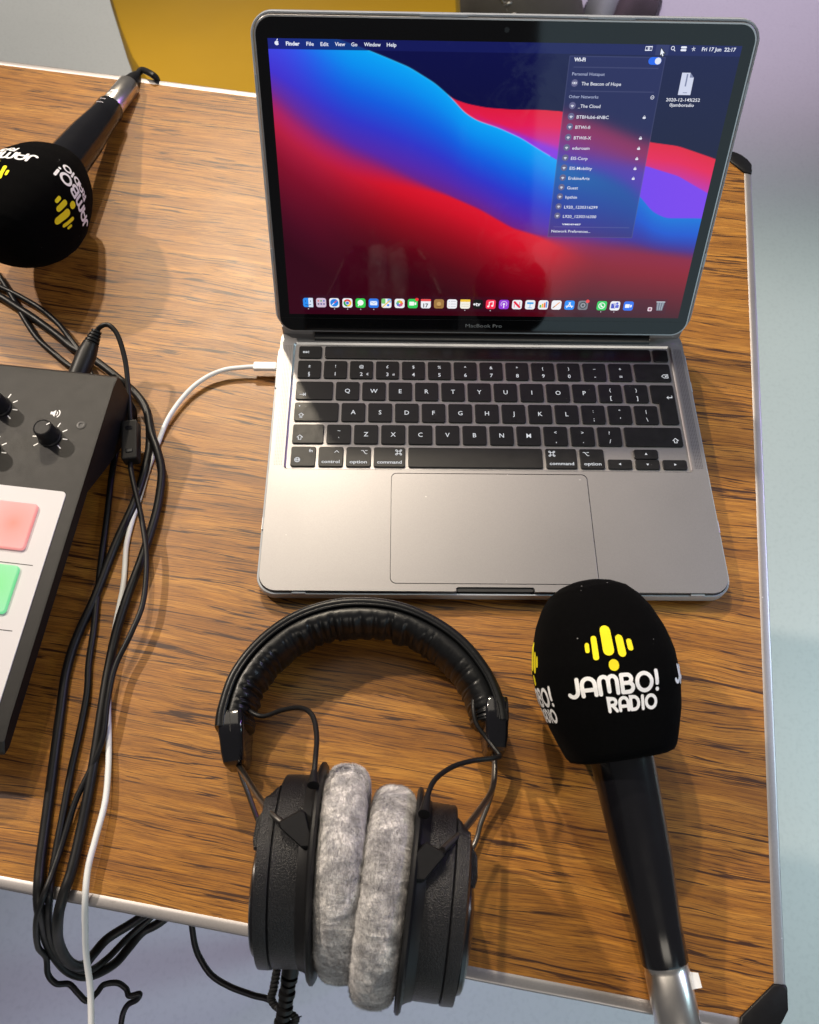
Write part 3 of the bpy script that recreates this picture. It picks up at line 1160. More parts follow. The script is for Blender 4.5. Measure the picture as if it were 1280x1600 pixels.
mb.frame_lathe([(1.5, 0), (1.5, 0.03)], lidf(LW / 2, 206.3, 0.01), HN, Vector((1, 0, 0)), HU, 20)
mb.build('webcam', M['touch'], bez, lap)
# hinge barrel
mb = MB()
mb.tube([Vector((26, 205.2, 11.2)), Vector((278, 205.2, 11.2))], 5.4, 20)
mb.build('hinge', M['hinge'], lap, lap)
for x0, x1 in ((1.5, 25.5), (278.5, 302.5)):
    mb = MB()
    slab(mb, x0, x1, 206.5, 211.5, 1.5, 6.0, 21.0, .8)
    mb.build('hinge_light_block', M['space'], lap, lap)  # added strip hidden behind the lid, blocks light leaking under its corner
# case shell on the lid
mb = MB()
oo = rrect(-1.4, LW + 1.4, 8, 214.2, 13.5, 10)
oi = rrect(0.3, LW - 0.3, 6.5, 212.8, 12, 10)
mb.loops([[lidf(x, y, -1.0) for x, y in rrect(0.0, LW, 7.5, 213.0, 12.2, 10)], [lidf(x, y, -0.8) for x, y in rrect(-1.0, LW + 1.0, 8, 213.9, 13.2, 10)],
          [lidf(x, y, -1.4) for x, y in oo], [lidf(x, y, -5.2) for x, y in oo],
          [lidf(x, y, -6.4) for x, y in rrect(1.0, LW - 1.0, 9, 212, 12, 10)]], True, False, True)
for x in (100, 200):
    slab(mb, x, x + 28, 212.5, 214.0, .3, -1.0, -0.1, .3, lidf)
for y in (60, 170):
    slab(mb, -1.2, 0.5, y, y + 10, .3, -1.0, -0.1, .3, lidf)
    slab(mb, LW - .5, LW + 1.2, y, y + 10, .3, -1.0, -0.1, .3, lidf)
mb.build('clear_case_lid', M['case'], lido, lap)

# --- the picture on the screen: a fine grid whose colours are computed from curves
DX0, DX1, DY0, DY1 = 152.05 - 143.25, 152.05 + 143.25, 20.85, 199.85


def lid_uv(px, py):
    p = on_plane(px, py, HO, HN)
    d = p - HO
    return d.x, d.dot(HU)


NXG, NYG = 620, 388
us = np.linspace(DX0, DX1, NXG)
vs_ = np.linspace(DY0, DY1, NYG)
U, Vv = np.meshgrid(us, vs_)
Pw = np.stack([U, HO.y + HU.y * Vv, HO.z + HU.z * Vv], -1)
Rn = np.array(RM)
q = (Pw - np.array(CAM)) @ Rn
PXg = 640 + FPX * q[..., 0] / -q[..., 2]
PYg = CY - FPX * q[..., 1] / -q[..., 2]


def sstep(x, a, b):
    t = np.clip((x - a) / (b - a), 0, 1)
    return t * t * (3 - 2 * t)


def crv(pts):
    xs = np.array([p[0] for p in pts], float)
    ys = np.array([p[1] for p in pts], float)
    # smooth interpolation of the control points
    xx = np.linspace(xs[0], xs[-1], 800)
    yy = np.interp(xx, xs, ys)
    kern = np.hanning(31)
    kern /= kern.sum()
    yp = np.pad(yy, 15, mode='reflect', reflect_type='odd')
    yy = np.convolve(yp, kern, 'valid')
    return lambda x: np.interp(x, xx, yy)


def lerp(a, b, t):
    return a + (b - a) * t[..., None]


def stops(t, lst):
    pos = [p for p, c in lst]
    return np.stack([np.interp(t, pos, [c[k] for p, c in lst]) for k in range(3)], -1)


yTop = crv([(400, 20), (520, 58), (565, 74), (600, 88), (640, 105), (680, 130), (707, 154), (730, 162), (760, 168), (800, 171), (840, 171), (880, 174), (940, 192), (1015, 222),
            (1060, 228), (1115, 247), (1180, 275)])
yBlue = crv([(400, 20), (520, 58), (565, 74), (600, 88), (640, 105), (680, 130), (707, 154), (725, 175), (745, 188), (780, 200), (815, 216), (840, 232), (870, 250), (910, 262), (950, 274),
             (985, 292), (1005, 312), (1018, 330), (1040, 341), (1092, 341), (1180, 350)])
yPur = crv([(700, 150), (760, 188), (800, 204), (840, 220), (880, 234), (940, 247), (1012, 260), (1060, 275), (1103, 300), (1180, 335)])
yRed = crv([(400, 150), (430, 170), (460, 196), (500, 224), (550, 250), (600, 268), (640, 283), (700, 305), (750, 327), (800, 356), (860, 374), (950, 392), (1060, 405), (1180, 420)])
X, Y = PXg, PYg
navy = stops((Y - 60) / 200, [(0, (4, 8, 70)), (1, (2, 4, 52))])
red_top = stops(np.clip((Y - yTop(X)) / 55, 0, 1), [(0, (222, 22, 58)), (0.45, (226, 24, 84)), (1, (190, 40, 170))])
purple = stops(np.clip((X - 800) / 300, 0, 1), [(0, (150, 50, 215)), (0.5, (112, 60, 235)), (1, (120, 62, 235))])
D = np.clip((Y - yBlue(X)) / np.maximum(yRed(X) - yBlue(X), 20), 0, 1)
blue = stops(D, [(0, (0, 165, 245)), (0.18, (0, 140, 238)), (0.42, (14, 92, 222)), (0.66, (48, 52, 200)), (0.86, (84, 38, 170)), (1, (112, 30, 130))])
lft = sstep(-X, -560, -425)
blue = lerp(blue, stops(D, [(0, (30, 120, 235)), (0.25, (60, 74, 232)), (0.6, (66, 50, 205)), (1, (140, 34, 110))]), lft)
rgt = sstep(X, 860, 1010)
blue = lerp(blue, stops(D, [(0, (0, 116, 215)), (0.4, (18, 84, 205)), (0.8, (58, 40, 150)), (1, (120, 20, 70))]), rgt)
E_ = (Y - yRed(X))
fall = 150 - 40 * sstep(-X, -640, -430) - 50 * sstep(X, 850, 1000)
redl = stops(np.clip(E_ / fall, 0, 1), [(0, (222, 18, 44)), (0.16, (205, 12, 36)), (0.45, (140, 4, 24)), (0.75, (84, 2, 18)), (1, (56, 2, 16))])
redl = lerp(redl, stops(np.clip(E_ / 200, 0, 1), [(0, (196, 30, 84)), (0.15, (178, 26, 62)), (0.4, (128, 8, 40)), (0.8, (70, 2, 28)), (1, (50, 0, 20))]), sstep(-X, -640, -440))
redl = lerp(redl, stops(np.clip(E_ / 110, 0, 1), [(0, (150, 12, 46)), (0.3, (130, 8, 34)), (1, (52, 4, 24))]), sstep(X, 840, 940))
soft = 3 + 30 * sstep(-X, -720, -520) + 26 * sstep(X, 830, 930)
colr = navy
colr = lerp(colr, red_top, sstep(Y - yTop(X), -0.8, 0.8) * (X > 700))
colr = lerp(colr, purple, sstep(Y - yPur(X), -6 + 5 * sstep(X, 960, 1000), 8 - 7 * sstep(X, 960, 1000)) * sstep(X, 730, 800))
colr = lerp(colr, blue, sstep(Y - yBlue(X), -1.0 - 0 * X, 1.0))
colr = lerp(colr, redl, sstep(E_, -soft, soft))
# thin light rim on the wave edge
rim = np.exp(-((Y - yBlue(X)) / 1.3) ** 2) * (X < 860)
colr = colr + rim[..., None] * np.array([40, 40, 20])
# menu bar, dock plate, network panel
T_ = (DY1 - Vv)
bar = (T_ < 6.0)
colr = np.where(bar[..., None], lerp(colr, np.array([16., 24., 92.]) + 0 * colr, 0.78 + 0 * T_), colr)
uA, vA = lid_uv(891, 82)
uB, vB = lid_uv(1041, 86)
uC, vC = lid_uv(860, 370)
PU0, PU1, PV1, PV0 = uA, uB, DY1 - 6.5, vC
inp = (U > PU0) & (U < PU1) & (Vv > PV0) & (Vv < PV1)
blurc = colr.copy()
for _ in range(26):
    blurc[2:-2, 2:-2] = (blurc[:-4, 2:-2] + blurc[4:, 2:-2] + blurc[2:-2, :-4] + blurc[2:-2, 4:]) / 4
colr = np.where(inp[..., None], blurc * 0.50 + np.array([22., 24., 52.]), colr)
edge = inp & ((U < PU0 + .5) | (U > PU1 - .5) | (Vv < PV0 + .5) | (Vv > PV1 - .5))
colr = np.where(edge[..., None], colr * 0.8 + 34, colr)
for py_ in (105, 142.5, 354.5):
    _, vl = lid_uv(900, py_)
    ln_ = inp & (abs(Vv - vl) < .28) & (U > PU0 + 3) & (U < PU1 - 3)
    colr = np.where(ln_[..., None], colr * .8 + 40, colr)
_, vd0 = lid_uv(760, 487)
_, vd1 = lid_uv(760, 463.5)
ud0, ud1 = lid_uv(470, 476)[0], lid_uv(1042, 478)[0]
dk = (U > ud0) & (U < ud1) & (Vv > vd0) & (Vv < vd1)
colr = np.where(dk[..., None], colr * 0.8 + np.array([10., 6., 12.]), colr)
uw, _ = lid_uv(1035, 76)
hw = (abs(U - uw) < 4) & (T_ < 5.8)
colr = np.where(hw[..., None], colr * .8 + 30, colr)
colr = np.clip(colr, 0, 255) / 255
lin = np.where(colr <= 0.04045, colr / 12.92, ((colr + 0.055) / 1.055) ** 2.4)
me = bpy.data.meshes.new('display')
Ploc = (Pw + np.array(HN) * 0.05 - np.array(lap['_o'])) * S
idx = np.arange(NXG * NYG).reshape(NYG, NXG)
quads = np.stack([idx[:-1, :-1], idx[:-1, 1:], idx[1:, 1:], idx[1:, :-1]], -1).reshape(-1, 4)
me.vertices.add(NXG * NYG)
me.vertices.foreach_set('co', Ploc.reshape(-1).astype(np.float32))
me.loops.add(len(quads) * 4)
me.loops.foreach_set('vertex_index', quads.reshape(-1).astype(np.int32))
me.polygons.add(len(quads))
me.polygons.foreach_set('loop_start', (np.arange(len(quads)) * 4).astype(np.int32))
me.update(calc_edges=True)
ca = me.color_attributes.new('picture', 'FLOAT_COLOR', 'POINT')
ca.data.foreach_set('color', np.concatenate([lin, np.ones(lin.shape[:2] + (1,))], -1).reshape(-1).astype(np.float32))
k = NT('lit_display')
an = k.n('ShaderNodeAttribute', attribute_name='picture')
k.b.inputs['Base Color'].default_value = (0.004, 0.004, 0.005, 1)
sm_ = k.noise(k.coord(), 38, 5, 0.65, 1.2)
k.l(k.math('ADD', k.math('MULTIPLY', k.ramp(sm_, [(0.5, 0.0), (0.7, 1.0)]), 0.16), 0.045), k.b.inputs['Roughness'])
k.b.inputs['Specular IOR Level'].default_value = 0.42
k.l(an.outputs['Color'], k.b.inputs['Emission Color'])
k.b.inputs['Emission Strength'].default_value = 1.0
me.materials.append(k.m)
disp = bpy.data.objects.new('display', me)
COL.objects.link(disp)
disp.parent = lap

E = {}


def em(r, g, b):
    key_ = (r, g, b)
    if key_ not in E:
        E[key_] = emis('screen_%02x%02x%02x' % key_, srgb(r, g, b), 1.0)
    return E[key_]


ZS_ = 0.10


def stext(mb, s, px, py, size, align='L', width_px=None, z=ZS_, bold=0.006):
    u, v = lid_uv(px, py)
    w = None
    if width_px:
        w = abs(lid_uv(px + width_px, py)[0] - u)
    text(mb, s, size, lidf, u, v, z, align, bold, w)


mb = MB()
for s, px, py, w, b in (('Finder', 447, 70.5, 21.5, .035), ('File', 479, 71, 11.5, .015), ('Edit', 501, 71.5, 12.5, .015), ('View', 523.5, 71.5, 16, .015), ('Go', 549, 72, 9.5, .015),
                        ('Window', 569, 72, 26, .015), ('Help', 604.5, 72.5, 15, .015)):
    stext(mb, s, px, py, 2.9, 'L', w, bold=b)
u, v = lid_uv(432.5, 66)
# fruit mark of the system menu: body with a bite and a leaf
bodyp = []
for t in range(28):
    a = 2 * math.pi * t / 28
    r = 1.25 * (1 + 0.06 * math.cos(2 * a)) * (0.9 if abs(a - math.pi / 2) < .25 else 1)
    x_, y_ = r * math.cos(a), r * math.sin(a)
    if math.hypot(x_ - 1.55, y_ - 0.15) < 0.72:
        x_ = 1.55 - 0.72 * math.cos(math.asin(max(-1, min(1, (y_ - .15) / .72))))
    bodyp.append(lidf(u + x_, v - .3 + y_, ZS_))
mb.add(bodyp, [tuple(range(28))])
stroke(mb, [(u + .1, v + 1.15), (u + .55, v + 1.75)], .5, lidf, ZS_)
stext(mb, 'Fri 17 Jun  22:17', 1096.5, 79.5, 2.9, 'L', 53, bold=.02)
# status icons: battery, magnifier, toggles, assistant
u, v = lid_uv(1014, 75.5)
stroke(mb, [(u - 2, v - 1), (u + 2, v - 1), (u + 2, v + 1), (u - 2, v + 1)], .35, lidf, ZS_, True)
stroke(mb, [(u + .4, v + .9), (u - .5, v), (u + .5, v), (u - .4, v - .9)], .5, lidf, ZS_)
u, v = lid_uv(1051.5, 75.5)
stroke(mb, arc2(u, v + .2, .95, .95, 0, 340, 14), .36, lidf, ZS_, True)
stroke(mb, [(u + .7, v - .5), (u + 1.5, v - 1.3)], .45, lidf, ZS_)
u, v = lid_uv(1068.5, 76)
for dy, sx_ in ((.75, -1), (-.75, 1)):
    stroke(mb, [(u - 1.2, v + dy), (u + 1.2, v + dy)], 1.15, lidf, ZS_)
u, v = lid_uv(1084, 76.5)
for t in range(5):
    a = t * 1.256
    stroke(mb, [(u + .3 * math.cos(a), v + .3 * math.sin(a)), (u + 1.1 * math.cos(a + .5), v + 1.1 * math.sin(a + .5))], .3, lidf, ZS_)
mb.build('menu_bar_text', em(232, 236, 250), disp, lap, smooth=False)

# network panel
mb = MB()
stext(mb, 'Wi-Fi', 897, 95.5, 2.9, 'L', 18, bold=.035)
stext(mb, 'The Beacon of Hope', 908.5, 133, 2.75, 'L', 62)
nets = [('_The Cloud', 903, 168, 35, 0), ('BTBHub6-6NBC', 901, 185, 50, 1), ('BTWi-fi', 899, 201, 23, 0), ('BTWifi-X', 896.5, 217.5, 27, 1), ('eduroam', 894, 233.5, 27, 1),
        ('EIS-Corp', 892, 249.5, 26, 1), ('EIS-Mobility', 890, 265, 35, 1), ('ErskineArts', 888, 280.5, 33, 1), ('Guest', 886, 295.5, 17, 0), ('hpthin', 883.5, 310, 18, 0),
        ('L920_1230316299', 881.5, 325.5, 52, 0), ('L920_1230316300', 879.5, 340, 52, 0)]
for s, px, py, w, lock in nets:
    stext(mb, s, px, py, 2.75, 'L', w)
    if lock:
        # the column of padlocks follows the right edge of the panel
        uL = PU1 - 6.5
        _, vl = lid_uv(px + 100, py - 1)
        stroke(mb, [(uL - .45, vl), (uL + .45, vl)], 1.1, lidf, ZS_)
        stroke(mb, arc2(uL, vl + .5, .5, .75, 0, 180, 8), .25, lidf, ZS_)
mb.build('network_list_text', em(228, 230, 242), disp, lap, smooth=False)
mb = MB()
stext(mb, 'Network Preferences...', 861.5, 362.8, 2.6, 'L', 61)
u0_ = lid_uv(878, 351)[0]
_, v0_ = lid_uv(890, 351)
text(mb, 'VM049487', 1.6, lidf, u0_, v0_ - .3, ZS_, 'L', .02, 13)
ug, vg_ = lid_uv(1019.5, 152)
stroke(mb, arc2(ug, vg_, 1.0, 1.0, 0, 345, 14), .3, lidf, ZS_, True)
stroke(mb, [(ug - .45, vg_), (ug + .45, vg_)], .25, lidf, ZS_)
mb.build('preferences_text', em(228, 230, 242), disp, lap, smooth=False)
mb = MB()
stext(mb, 'Personal Hotspot', 894, 117.5, 2.5, 'L', 51)
stext(mb, 'Other Networks', 889, 153, 2.5, 'L', 46)
mb.build('network_heading_text', em(165, 172, 205), disp, lap, smooth=False)
mb = MB()
badge = [(898, 129.5)] + [(px - 8.5, py - 3.2) for _, px, py, _, _ in nets]
for px, py in badge:
    u, v = lid_uv(px, py)
    mb.add([lidf(u + 2.1 * math.cos(t), v + 2.1 * math.sin(t), ZS_ - .03) for t in [2 * math.pi * k / 20 for k in range(20)]], [tuple(range(20))])
mb.build('network_badges', em(92, 88, 130), disp, lap, smooth=False)
mb = MB()
for i, (px, py) in enumerate(badge):
    u, v = lid_uv(px, py)
    if i == 0:
        stroke(mb, arc2(u - .55, v, .75, .5, 0, 345, 12), .25, lidf, ZS_ + .02, True)
        stroke(mb, arc2(u + .55, v, .75, .5, 0, 345, 12), .25, lidf, ZS_ + .02, True)
        continue
    for r in (.55, 1.15):
        stroke(mb, arc2(u, v - .9, r, r, 45, 135, 6), .36, lidf, ZS_ + .02)
    stroke(mb, [(u, v - .9), (u, v - .85)], .4, lidf, ZS_ + .02)
mb.build('signal_marks', em(235, 238, 248), disp, lap, smooth=False)
mb = MB()
u, v = lid_uv(1023.5, 95)
stroke(mb, [(u - 1.9, v), (u + 1.9, v)], 4.2, lidf, ZS_)
mb.build('toggle_track', em(10, 96, 232), disp, lap, smooth=False)
mb = MB()
stroke(mb, [(u + 1.85, v), (u + 1.95, v)], 3.8, lidf, ZS_ + .04)
mb.build('toggle_knob', em(225, 228, 238), disp, lap, smooth=False)
# pointer
mb = MB()
u, v = lid_uv(1033.5, 75.5)
mb.add([lidf(u + a, v + b, ZS_ + .05) for a, b in ((0, 0), (0, -3.6), (.8, -2.9), (1.4, -4.2), (2.0, -3.9), (1.4, -2.6), (2.5, -2.6))], [(0, 1, 2, 5, 6), (2, 3, 4, 5)])
mb.build('pointer', em(235, 240, 250), disp, lap, smooth=False)
mb = MB()
mb.add([lidf(u + a, v + b, ZS_ + .03) for a, b in ((-.3, .8), (-.3, -4.4), (.7, -3.5), (1.2, -4.9), (2.6, -4.2), (2.0, -2.9), (3.4, -2.8))], [(0, 1, 2, 5, 6), (2, 3, 4, 5)])
mb.build('pointer_outline', em(6, 8, 20), disp, lap, smooth=False)
# zip file on the desktop
u, v = lid_uv(1072.5, 131)
mb = MB()
poly = [(-3.9, -6.3), (3.9, -6.3), (3.9, 3.6), (1.3, 6.3), (-3.9, 6.3)]
mb.add([lidf(u + a, v + b, ZS_) for a, b in poly], [tuple(range(5))])
fi = mb.build('file_icon', em(205, 210, 232), disp, lap, smooth=False)
mb = MB()
mb.add([lidf(u + a, v + b, ZS_ + .03) for a, b in ((-.8, -1.4), (.1, -1.4), (.1, 5.6), (-.8, 5.6))], [(0, 1, 2, 3)])
mb.add([lidf(u + a, v + b, ZS_ + .03) for a, b in ((1.3, 6.3), (3.9, 3.6), (1.3, 3.6))], [(0, 1, 2)])
mb.add([lidf(u + a, v + b, ZS_ + .03) for a, b in ((-1.1, -5.2), (1.6, -5.2), (1.6, -4.8), (-1.1, -4.8))], [(0, 1, 2, 3)])
mb.build('file_icon_detail', em(120, 126, 160), disp, lap, smooth=False)
mb = MB()
stext(mb, '2020-12-14%252', 1040.5, 158, 2.7, 'L', 53)
stext(mb, '0jamboradio', 1046, 166.2, 2.7, 'L', 38)
mb.build('file_name_text', em(238, 240, 250), disp, lap, smooth=False)

# dock icons
def icon(px, py, bgc, detail=None, size=3.75, dot=False):
    u, v = lid_uv(px, py)
    mb = MB()
    mb.add([lidf(x, y, ZS_) for x, y in rrect(u - size, u + size, v - size, v + size, size * .45, 5)], [tuple(range(24))])
    o = mb.build('app_icon', em(*bgc), disp, lap, smooth=False)
    _icons.setdefault('bg', []).append(o)
    for d in (detail or []):
        kind, c = d[0], d[1]
        m2 = _layers.setdefault(c, MB())
        zz = ZS_ + .03 + .012 * len(detail[:detail.index(d)])
        if kind == 'c':      # disc x y r
            x, y, r = d[2:]
            m2.add([lidf(u + x + r * math.cos(t), v + y + r * math.sin(t), zz) for t in [2 * math.pi * k / 18 for k in range(18)]], [tuple(range(18))])
        elif kind == 'r':    # rounded rect
            x0, x1, y0, y1 = d[2:]
            m2.add([lidf(x, y, zz) for x, y in rrect(u + x0, u + x1, v + y0, v + y1, .35, 2)], [tuple(range(12))])
        elif kind == 's':
            stroke(m2, [(u + a, v + b) for a, b in d[3]], d[2], lidf, zz)
        elif kind == 't':
            text(m2, d[2], d[3], lidf, u, v + d[4], zz, 'C', .03)
        elif kind == 'w':    # wedge of a disc
            r, a0, a1 = d[2:]
            pts = [(0, 0)] + [(r * math.cos(math.radians(a0 + (a1 - a0) * k / 8)), r * math.sin(math.radians(a0 + (a1 - a0) * k / 8))) for k in range(9)]
            m2.add([lidf(u + a, v + b, zz) for a, b in pts], [tuple(range(10))])
    if dot:
        m2 = _layers.setdefault((200, 190, 200), MB())
        m2.add([lidf(u + .4 * math.cos(t), v - size - 1.25 + .4 * math.sin(t), ZS_) for t in [2 * math.pi * k / 8 for k in range(8)]], [tuple(range(8))])
    return o


_icons, _layers = {}, {}
Wh = (240, 240, 245)
xs = [481.5, 502, 522.5, 543, 563.5, 584, 604, 624.5, 645, 665.5, 686, 706.5, 727, 747, 767, 787.5, 808, 828.5, 849, 869.5, 890, 911]
cy_of = lambda x: 472.5 + (x - 481) * 0.0102
A = []
A.append(((40, 140, 240), [('r', (215, 228, 245), .3, 3.6, -3.6, 3.6), ('s', (20, 50, 110), .4, [(-1.8, 1.6), (-1.8, .6)]), ('s', (20, 50, 110), .4, [(1.8, 1.6), (1.8, .6)]),
                             ('s', (20, 50, 110), .4, [(-2, -1.4), (0, -2), (2, -1.4)])], True))
A.append(((208, 190, 212), [('r', c, x, x + 1.2, y, y + 1.2) for x, y, c in ((-2.6, .8, (220, 110, 90)), (-.6, .8, (110, 170, 110)), (1.4, .8, (90, 120, 200)), (-2.6, -1.6, (90, 90, 110)),
                                                                      (-.6, -1.6, (80, 90, 150)), (1.4, -1.6, (90, 80, 150)))], False))
A.append((Wh, [('c', (30, 130, 230), 0, 0, 3.0), ('s', (245, 245, 250), .6, [(-1.5, -1.5), (0, 0)]), ('s', (235, 60, 50), .6, [(0, 0), (1.5, 1.5)])], True))
A.append((Wh, [('w', (225, 60, 50), 2.9, 20, 160), ('w', (40, 160, 80), 2.9, 150, 275), ('w', (245, 200, 50), 2.9, -90, 30), ('c', (245, 245, 248), 0, 0, 1.5), ('c', (60, 120, 220), 0, 0, 1.15)], True))
A.append(((50, 205, 80), [('c', (245, 250, 245), 0, .3, 2.2), ('s', (245, 250, 245), .7, [(-.9, -1.2), (-1.7, -2.2)])], True))
A.append(((40, 120, 230), [('r', (230, 238, 250), -2.6, 2.6, -1.6, 1.7), ('s', (90, 150, 230), .3, [(-2.4, 1.4), (0, -.2), (2.4, 1.4)])], True))
A.append((Wh, [('r', (120, 200, 110), -3.5, -.8, -.3, 3.5), ('r', (120, 180, 240), .8, 3.5, .6, 3.5), ('s', (240, 200, 70), .8, [(-2.8, -2.8), (2.8, 2.4)]), ('c', (60, 130, 230), 1.2, -1.4, .9)], False))
A.append((Wh, [('c', c, 1.5 * math.cos(t), 1.5 * math.sin(t), 1.05) for t, c in zip([k * math.pi / 4 for k in range(8)],
          [(240, 90, 60), (245, 150, 50), (240, 200, 60), (150, 200, 80), (80, 180, 160), (80, 130, 210), (150, 100, 190), (220, 90, 130)])], False))
A.append(((50, 205, 90), [('r', (245, 250, 245), -2.5, 1.1, -1.5, 1.5), ('r', (245, 250, 245), 1.4, 2.6, -1.0, 1.0), ('c', (235, 60, 60), 3.0, 3.2, 1.3)], False))
A.append((Wh, [('r', (235, 80, 80), -3.6, 3.6, 1.9, 3.6), ('t', (60, 60, 70), '17', 4.2, -2.8)], False))
A.append(((160, 118, 66), [('c', (196, 156, 96), 0, 0, 1.6), ('s', (110, 76, 40), .4, [(-1.4, -2), (1.4, -2)])], False))
A.append((Wh, [('s', c, .45, [(-2.2, y), (-2.0, y)]) for y, c in ((2, (60, 120, 230)), (0, (240, 150, 50)), (-2, (225, 70, 60)))] + [('s', (190, 190, 198), .35, [(-.8, y), (2.6, y)]) for y in (2, 0, -2)], False))
A.append(((245, 240, 225), [('r', (245, 200, 60), -3.6, 3.6, 1.8, 3.6), ('s', (200, 196, 180), .3, [(-2.6, 0), (2.6, 0)]), ('s', (200, 196, 180), .3, [(-2.6, -1.6), (2.6, -1.6)])], True))
A.append(((12, 12, 14), [('t', (235, 235, 240), 'tv', 4.4, -1.4), ('c', (235, 235, 240), -2.6, -.1, .8)], False))
A.append(((245, 50, 80), [('s', (250, 245, 248), .6, [(-1.2, -1.5), (-1.2, 1.7), (1.7, 2.2), (1.7, -1.0)]), ('c', (250, 245, 248), -1.75, -1.6, .75), ('c', (250, 245, 248), 1.15, -1.1, .75)], True))
A.append(((150, 60, 215), [('c', (240, 225, 250), 0, .3, .9), ('s', (240, 225, 250), .8, [(0, -1), (0, -2.4)]), ('s', (240, 225, 250), .35, arc2(0, .3, 2.2, 2.2, -40, 220, 12))], False))
A.append((Wh, [('s', (230, 40, 70), 1.6, [(-1.9, 1.9), (1.9, -1.9)]), ('s', (240, 120, 140), .6, [(-1.9, -2.0), (-1.9, .2)]), ('s', (240, 120, 140), .6, [(1.9, 2), (1.9, -.2)])], False))
A.append((Wh, [('r', (60, 160, 230), -2.4, 2.4, .6, 2.0), ('s', (60, 160, 230), .4, [(0, .6), (0, -2.4)]), ('s', (60, 160, 230), .4, [(-1.4, -2.4), (1.4, -2.4)])], False))
A.append((Wh, [('r', (60, 190, 90), -2.6, -1.4, -2.2, 0), ('r', (240, 190, 50), -1.1, .1, -2.2, 1.0), ('r', (235, 110, 60), .4, 1.6, -2.2, 1.8), ('r', (60, 140, 230), 1.8, 2.8, -2.2, 2.6)], False))
A.append((Wh, [('s', (235, 150, 60), .7, [(-2.2, -2.2), (2.0, 2.0)]), ('s', (90, 90, 100), .4, [(-2.4, -2.2), (-1.2, -.8)])], False))
A.append(((30, 140, 245), [('s', (245, 248, 255), .6, [(-1.9, -1.9), (.5, 2.0)]), ('s', (245, 248, 255), .6, [(1.9, -1.9), (-.5, 2.0)]), ('s', (245, 248, 255), .6, [(-2.5, -.8), (2.5, -.8)])], False))
A.append(((120, 122, 130), [('c', (55, 56, 62), 0, 0, 2.7), ('c', (150, 152, 160), 0, 0, 1.9), ('c', (60, 60, 66), 0, 0, .9), ('c', (235, 60, 60), 3.0, 3.2, 1.35)], False))
for x, (bgc, det, dot) in zip(xs, A):
    icon(x, cy_of(x), bgc, det, 3.6, dot)
icon(940.5, 477.5, (50, 205, 95), [('c', (240, 250, 242), 0, 0, 2.5), ('c', (50, 200, 95), 0, 0, 1.9), ('s', (240, 250, 242), .9, [(-.8, .9), (-.3, -.5), (.9, -.9)])], 3.6, True)
icon(961, 477.8, Wh, [('r', (70, 80, 190), -2.8, .6, -2, 1.8), ('c', (90, 100, 210), 1.4, 1.9, .9), ('r', (90, 100, 210), .6, 2.8, -1.6, .9), ('t', (240, 240, 250), 'T', 3.6, -1.4)], 3.6, True)
icon(982, 478, (40, 110, 235), [('r', (242, 246, 252), -2.4, .9, -1.4, 1.4), ('r', (242, 246, 252), 1.3, 2.5, -1.0, 1.0)], 3.6, False)
icon(1015.5, 483, (225, 205, 215), [('c', (150, 90, 120), 0, 0, .9)], 1.6, False)
# wastebasket
u, v = lid_uv(1031.5, 478)
mb = MB()
mb.add([lidf(u + a, v + b, ZS_) for a, b in ((-2.2, -3.6), (2.2, -3.6), (3.0, 3.2), (-3.0, 3.2))], [(0, 1, 2, 3)])
mb.build('wastebasket_icon', em(112, 118, 132), disp, lap, smooth=False)
m2 = _layers.setdefault((205, 212, 222), MB())
stroke(m2, [(u - 3, v + 3.2), (u + 3, v + 3.2)], .6, lidf, ZS_ + .03)
for a in (-1.4, 0, 1.4):
    stroke(m2, [(u + a, v - 3), (u + a * 1.3, v + 2.4)], .25, lidf, ZS_ + .03)
for c, m2 in _layers.items():
    m2.build('icon_artwork', em(*c), disp, lap, smooth=False)

# ------------------------------------------------------------------ audio mixer
MA = math.radians(6.6)
mo = Vector((-99.3, 143.1, 0))
mex = Vector((-math.cos(MA), math.sin(MA), 0))       # to the left
mey = Vector((-math.sin(MA), -math.cos(MA), 0))      # to the front
ML, MW = 249.0, 330.0
ZB, ZF = 52.0, 36.0
mixer = thing('audio_mixer', 'dark grey podcast mixer with black knobs and glowing pads at the left edge', 'audio mixer', mo + mex * MW / 2 + mey * ML / 2)
mf = frame(mo, mex, mey, (0, 0, 1))
mb = MB()


def ztop(y):
    return ZB + (ZF - ZB) * y / ML


side = [(4, 1.5), (1, 6), (2.5, ZB - 5.0), (5.5, ZB - 2.0), (13, ztop(13)), (ML - 16, ztop(ML - 16)), (ML - 6, ztop(ML) - 1), (ML - 1, ztop(ML) - 5), (ML, ztop(ML) - 7),
        (ML - 4, ztop(ML) - 9), (86, ztop(86) - 9), (62, 24), (18, 1.5)]
tess_side = [Vector((y, z, 0)) for y, z in side]
tri_ = tessellate_polygon([tess_side])
c_y, c_z = ML / 2, 34
mb = MB()
rings = []
for x, k_ in ((0.0, 0.992), (0.8, 0.999), (1.6, 1.0), (MW - 1.6, 1.0), (MW, 0.992)):
    rings.append([mf(x, c_y + (y - c_y) * k_, c_z + (z - c_z) * k_) for y, z in side])
mb.loops(rings, True, False, False)
mb.add(rings[-1], tri_)
mb.build('housing', M['mixer'], mixer, mixer, sharp=14)
mb = MB()
mb.add([p + mex * -0.0 for p in rings[0]], tri_)
mb.build('side_panel', M['mixer_side'], mixer, mixer)
mb = MB()
mb.loops([[mf(x, y, z) for x, y in rrect(26, MW - 26, 40, ML - 30, 8, 5)] for z in (1.5, 27)])
mb.build('under_body', M['mixer_side'], mixer, mixer)
PN0 = mf(0, 13, ztop(13))
nrm = mex.cross(mf(0, 200, ztop(200)) - PN0).normalized()
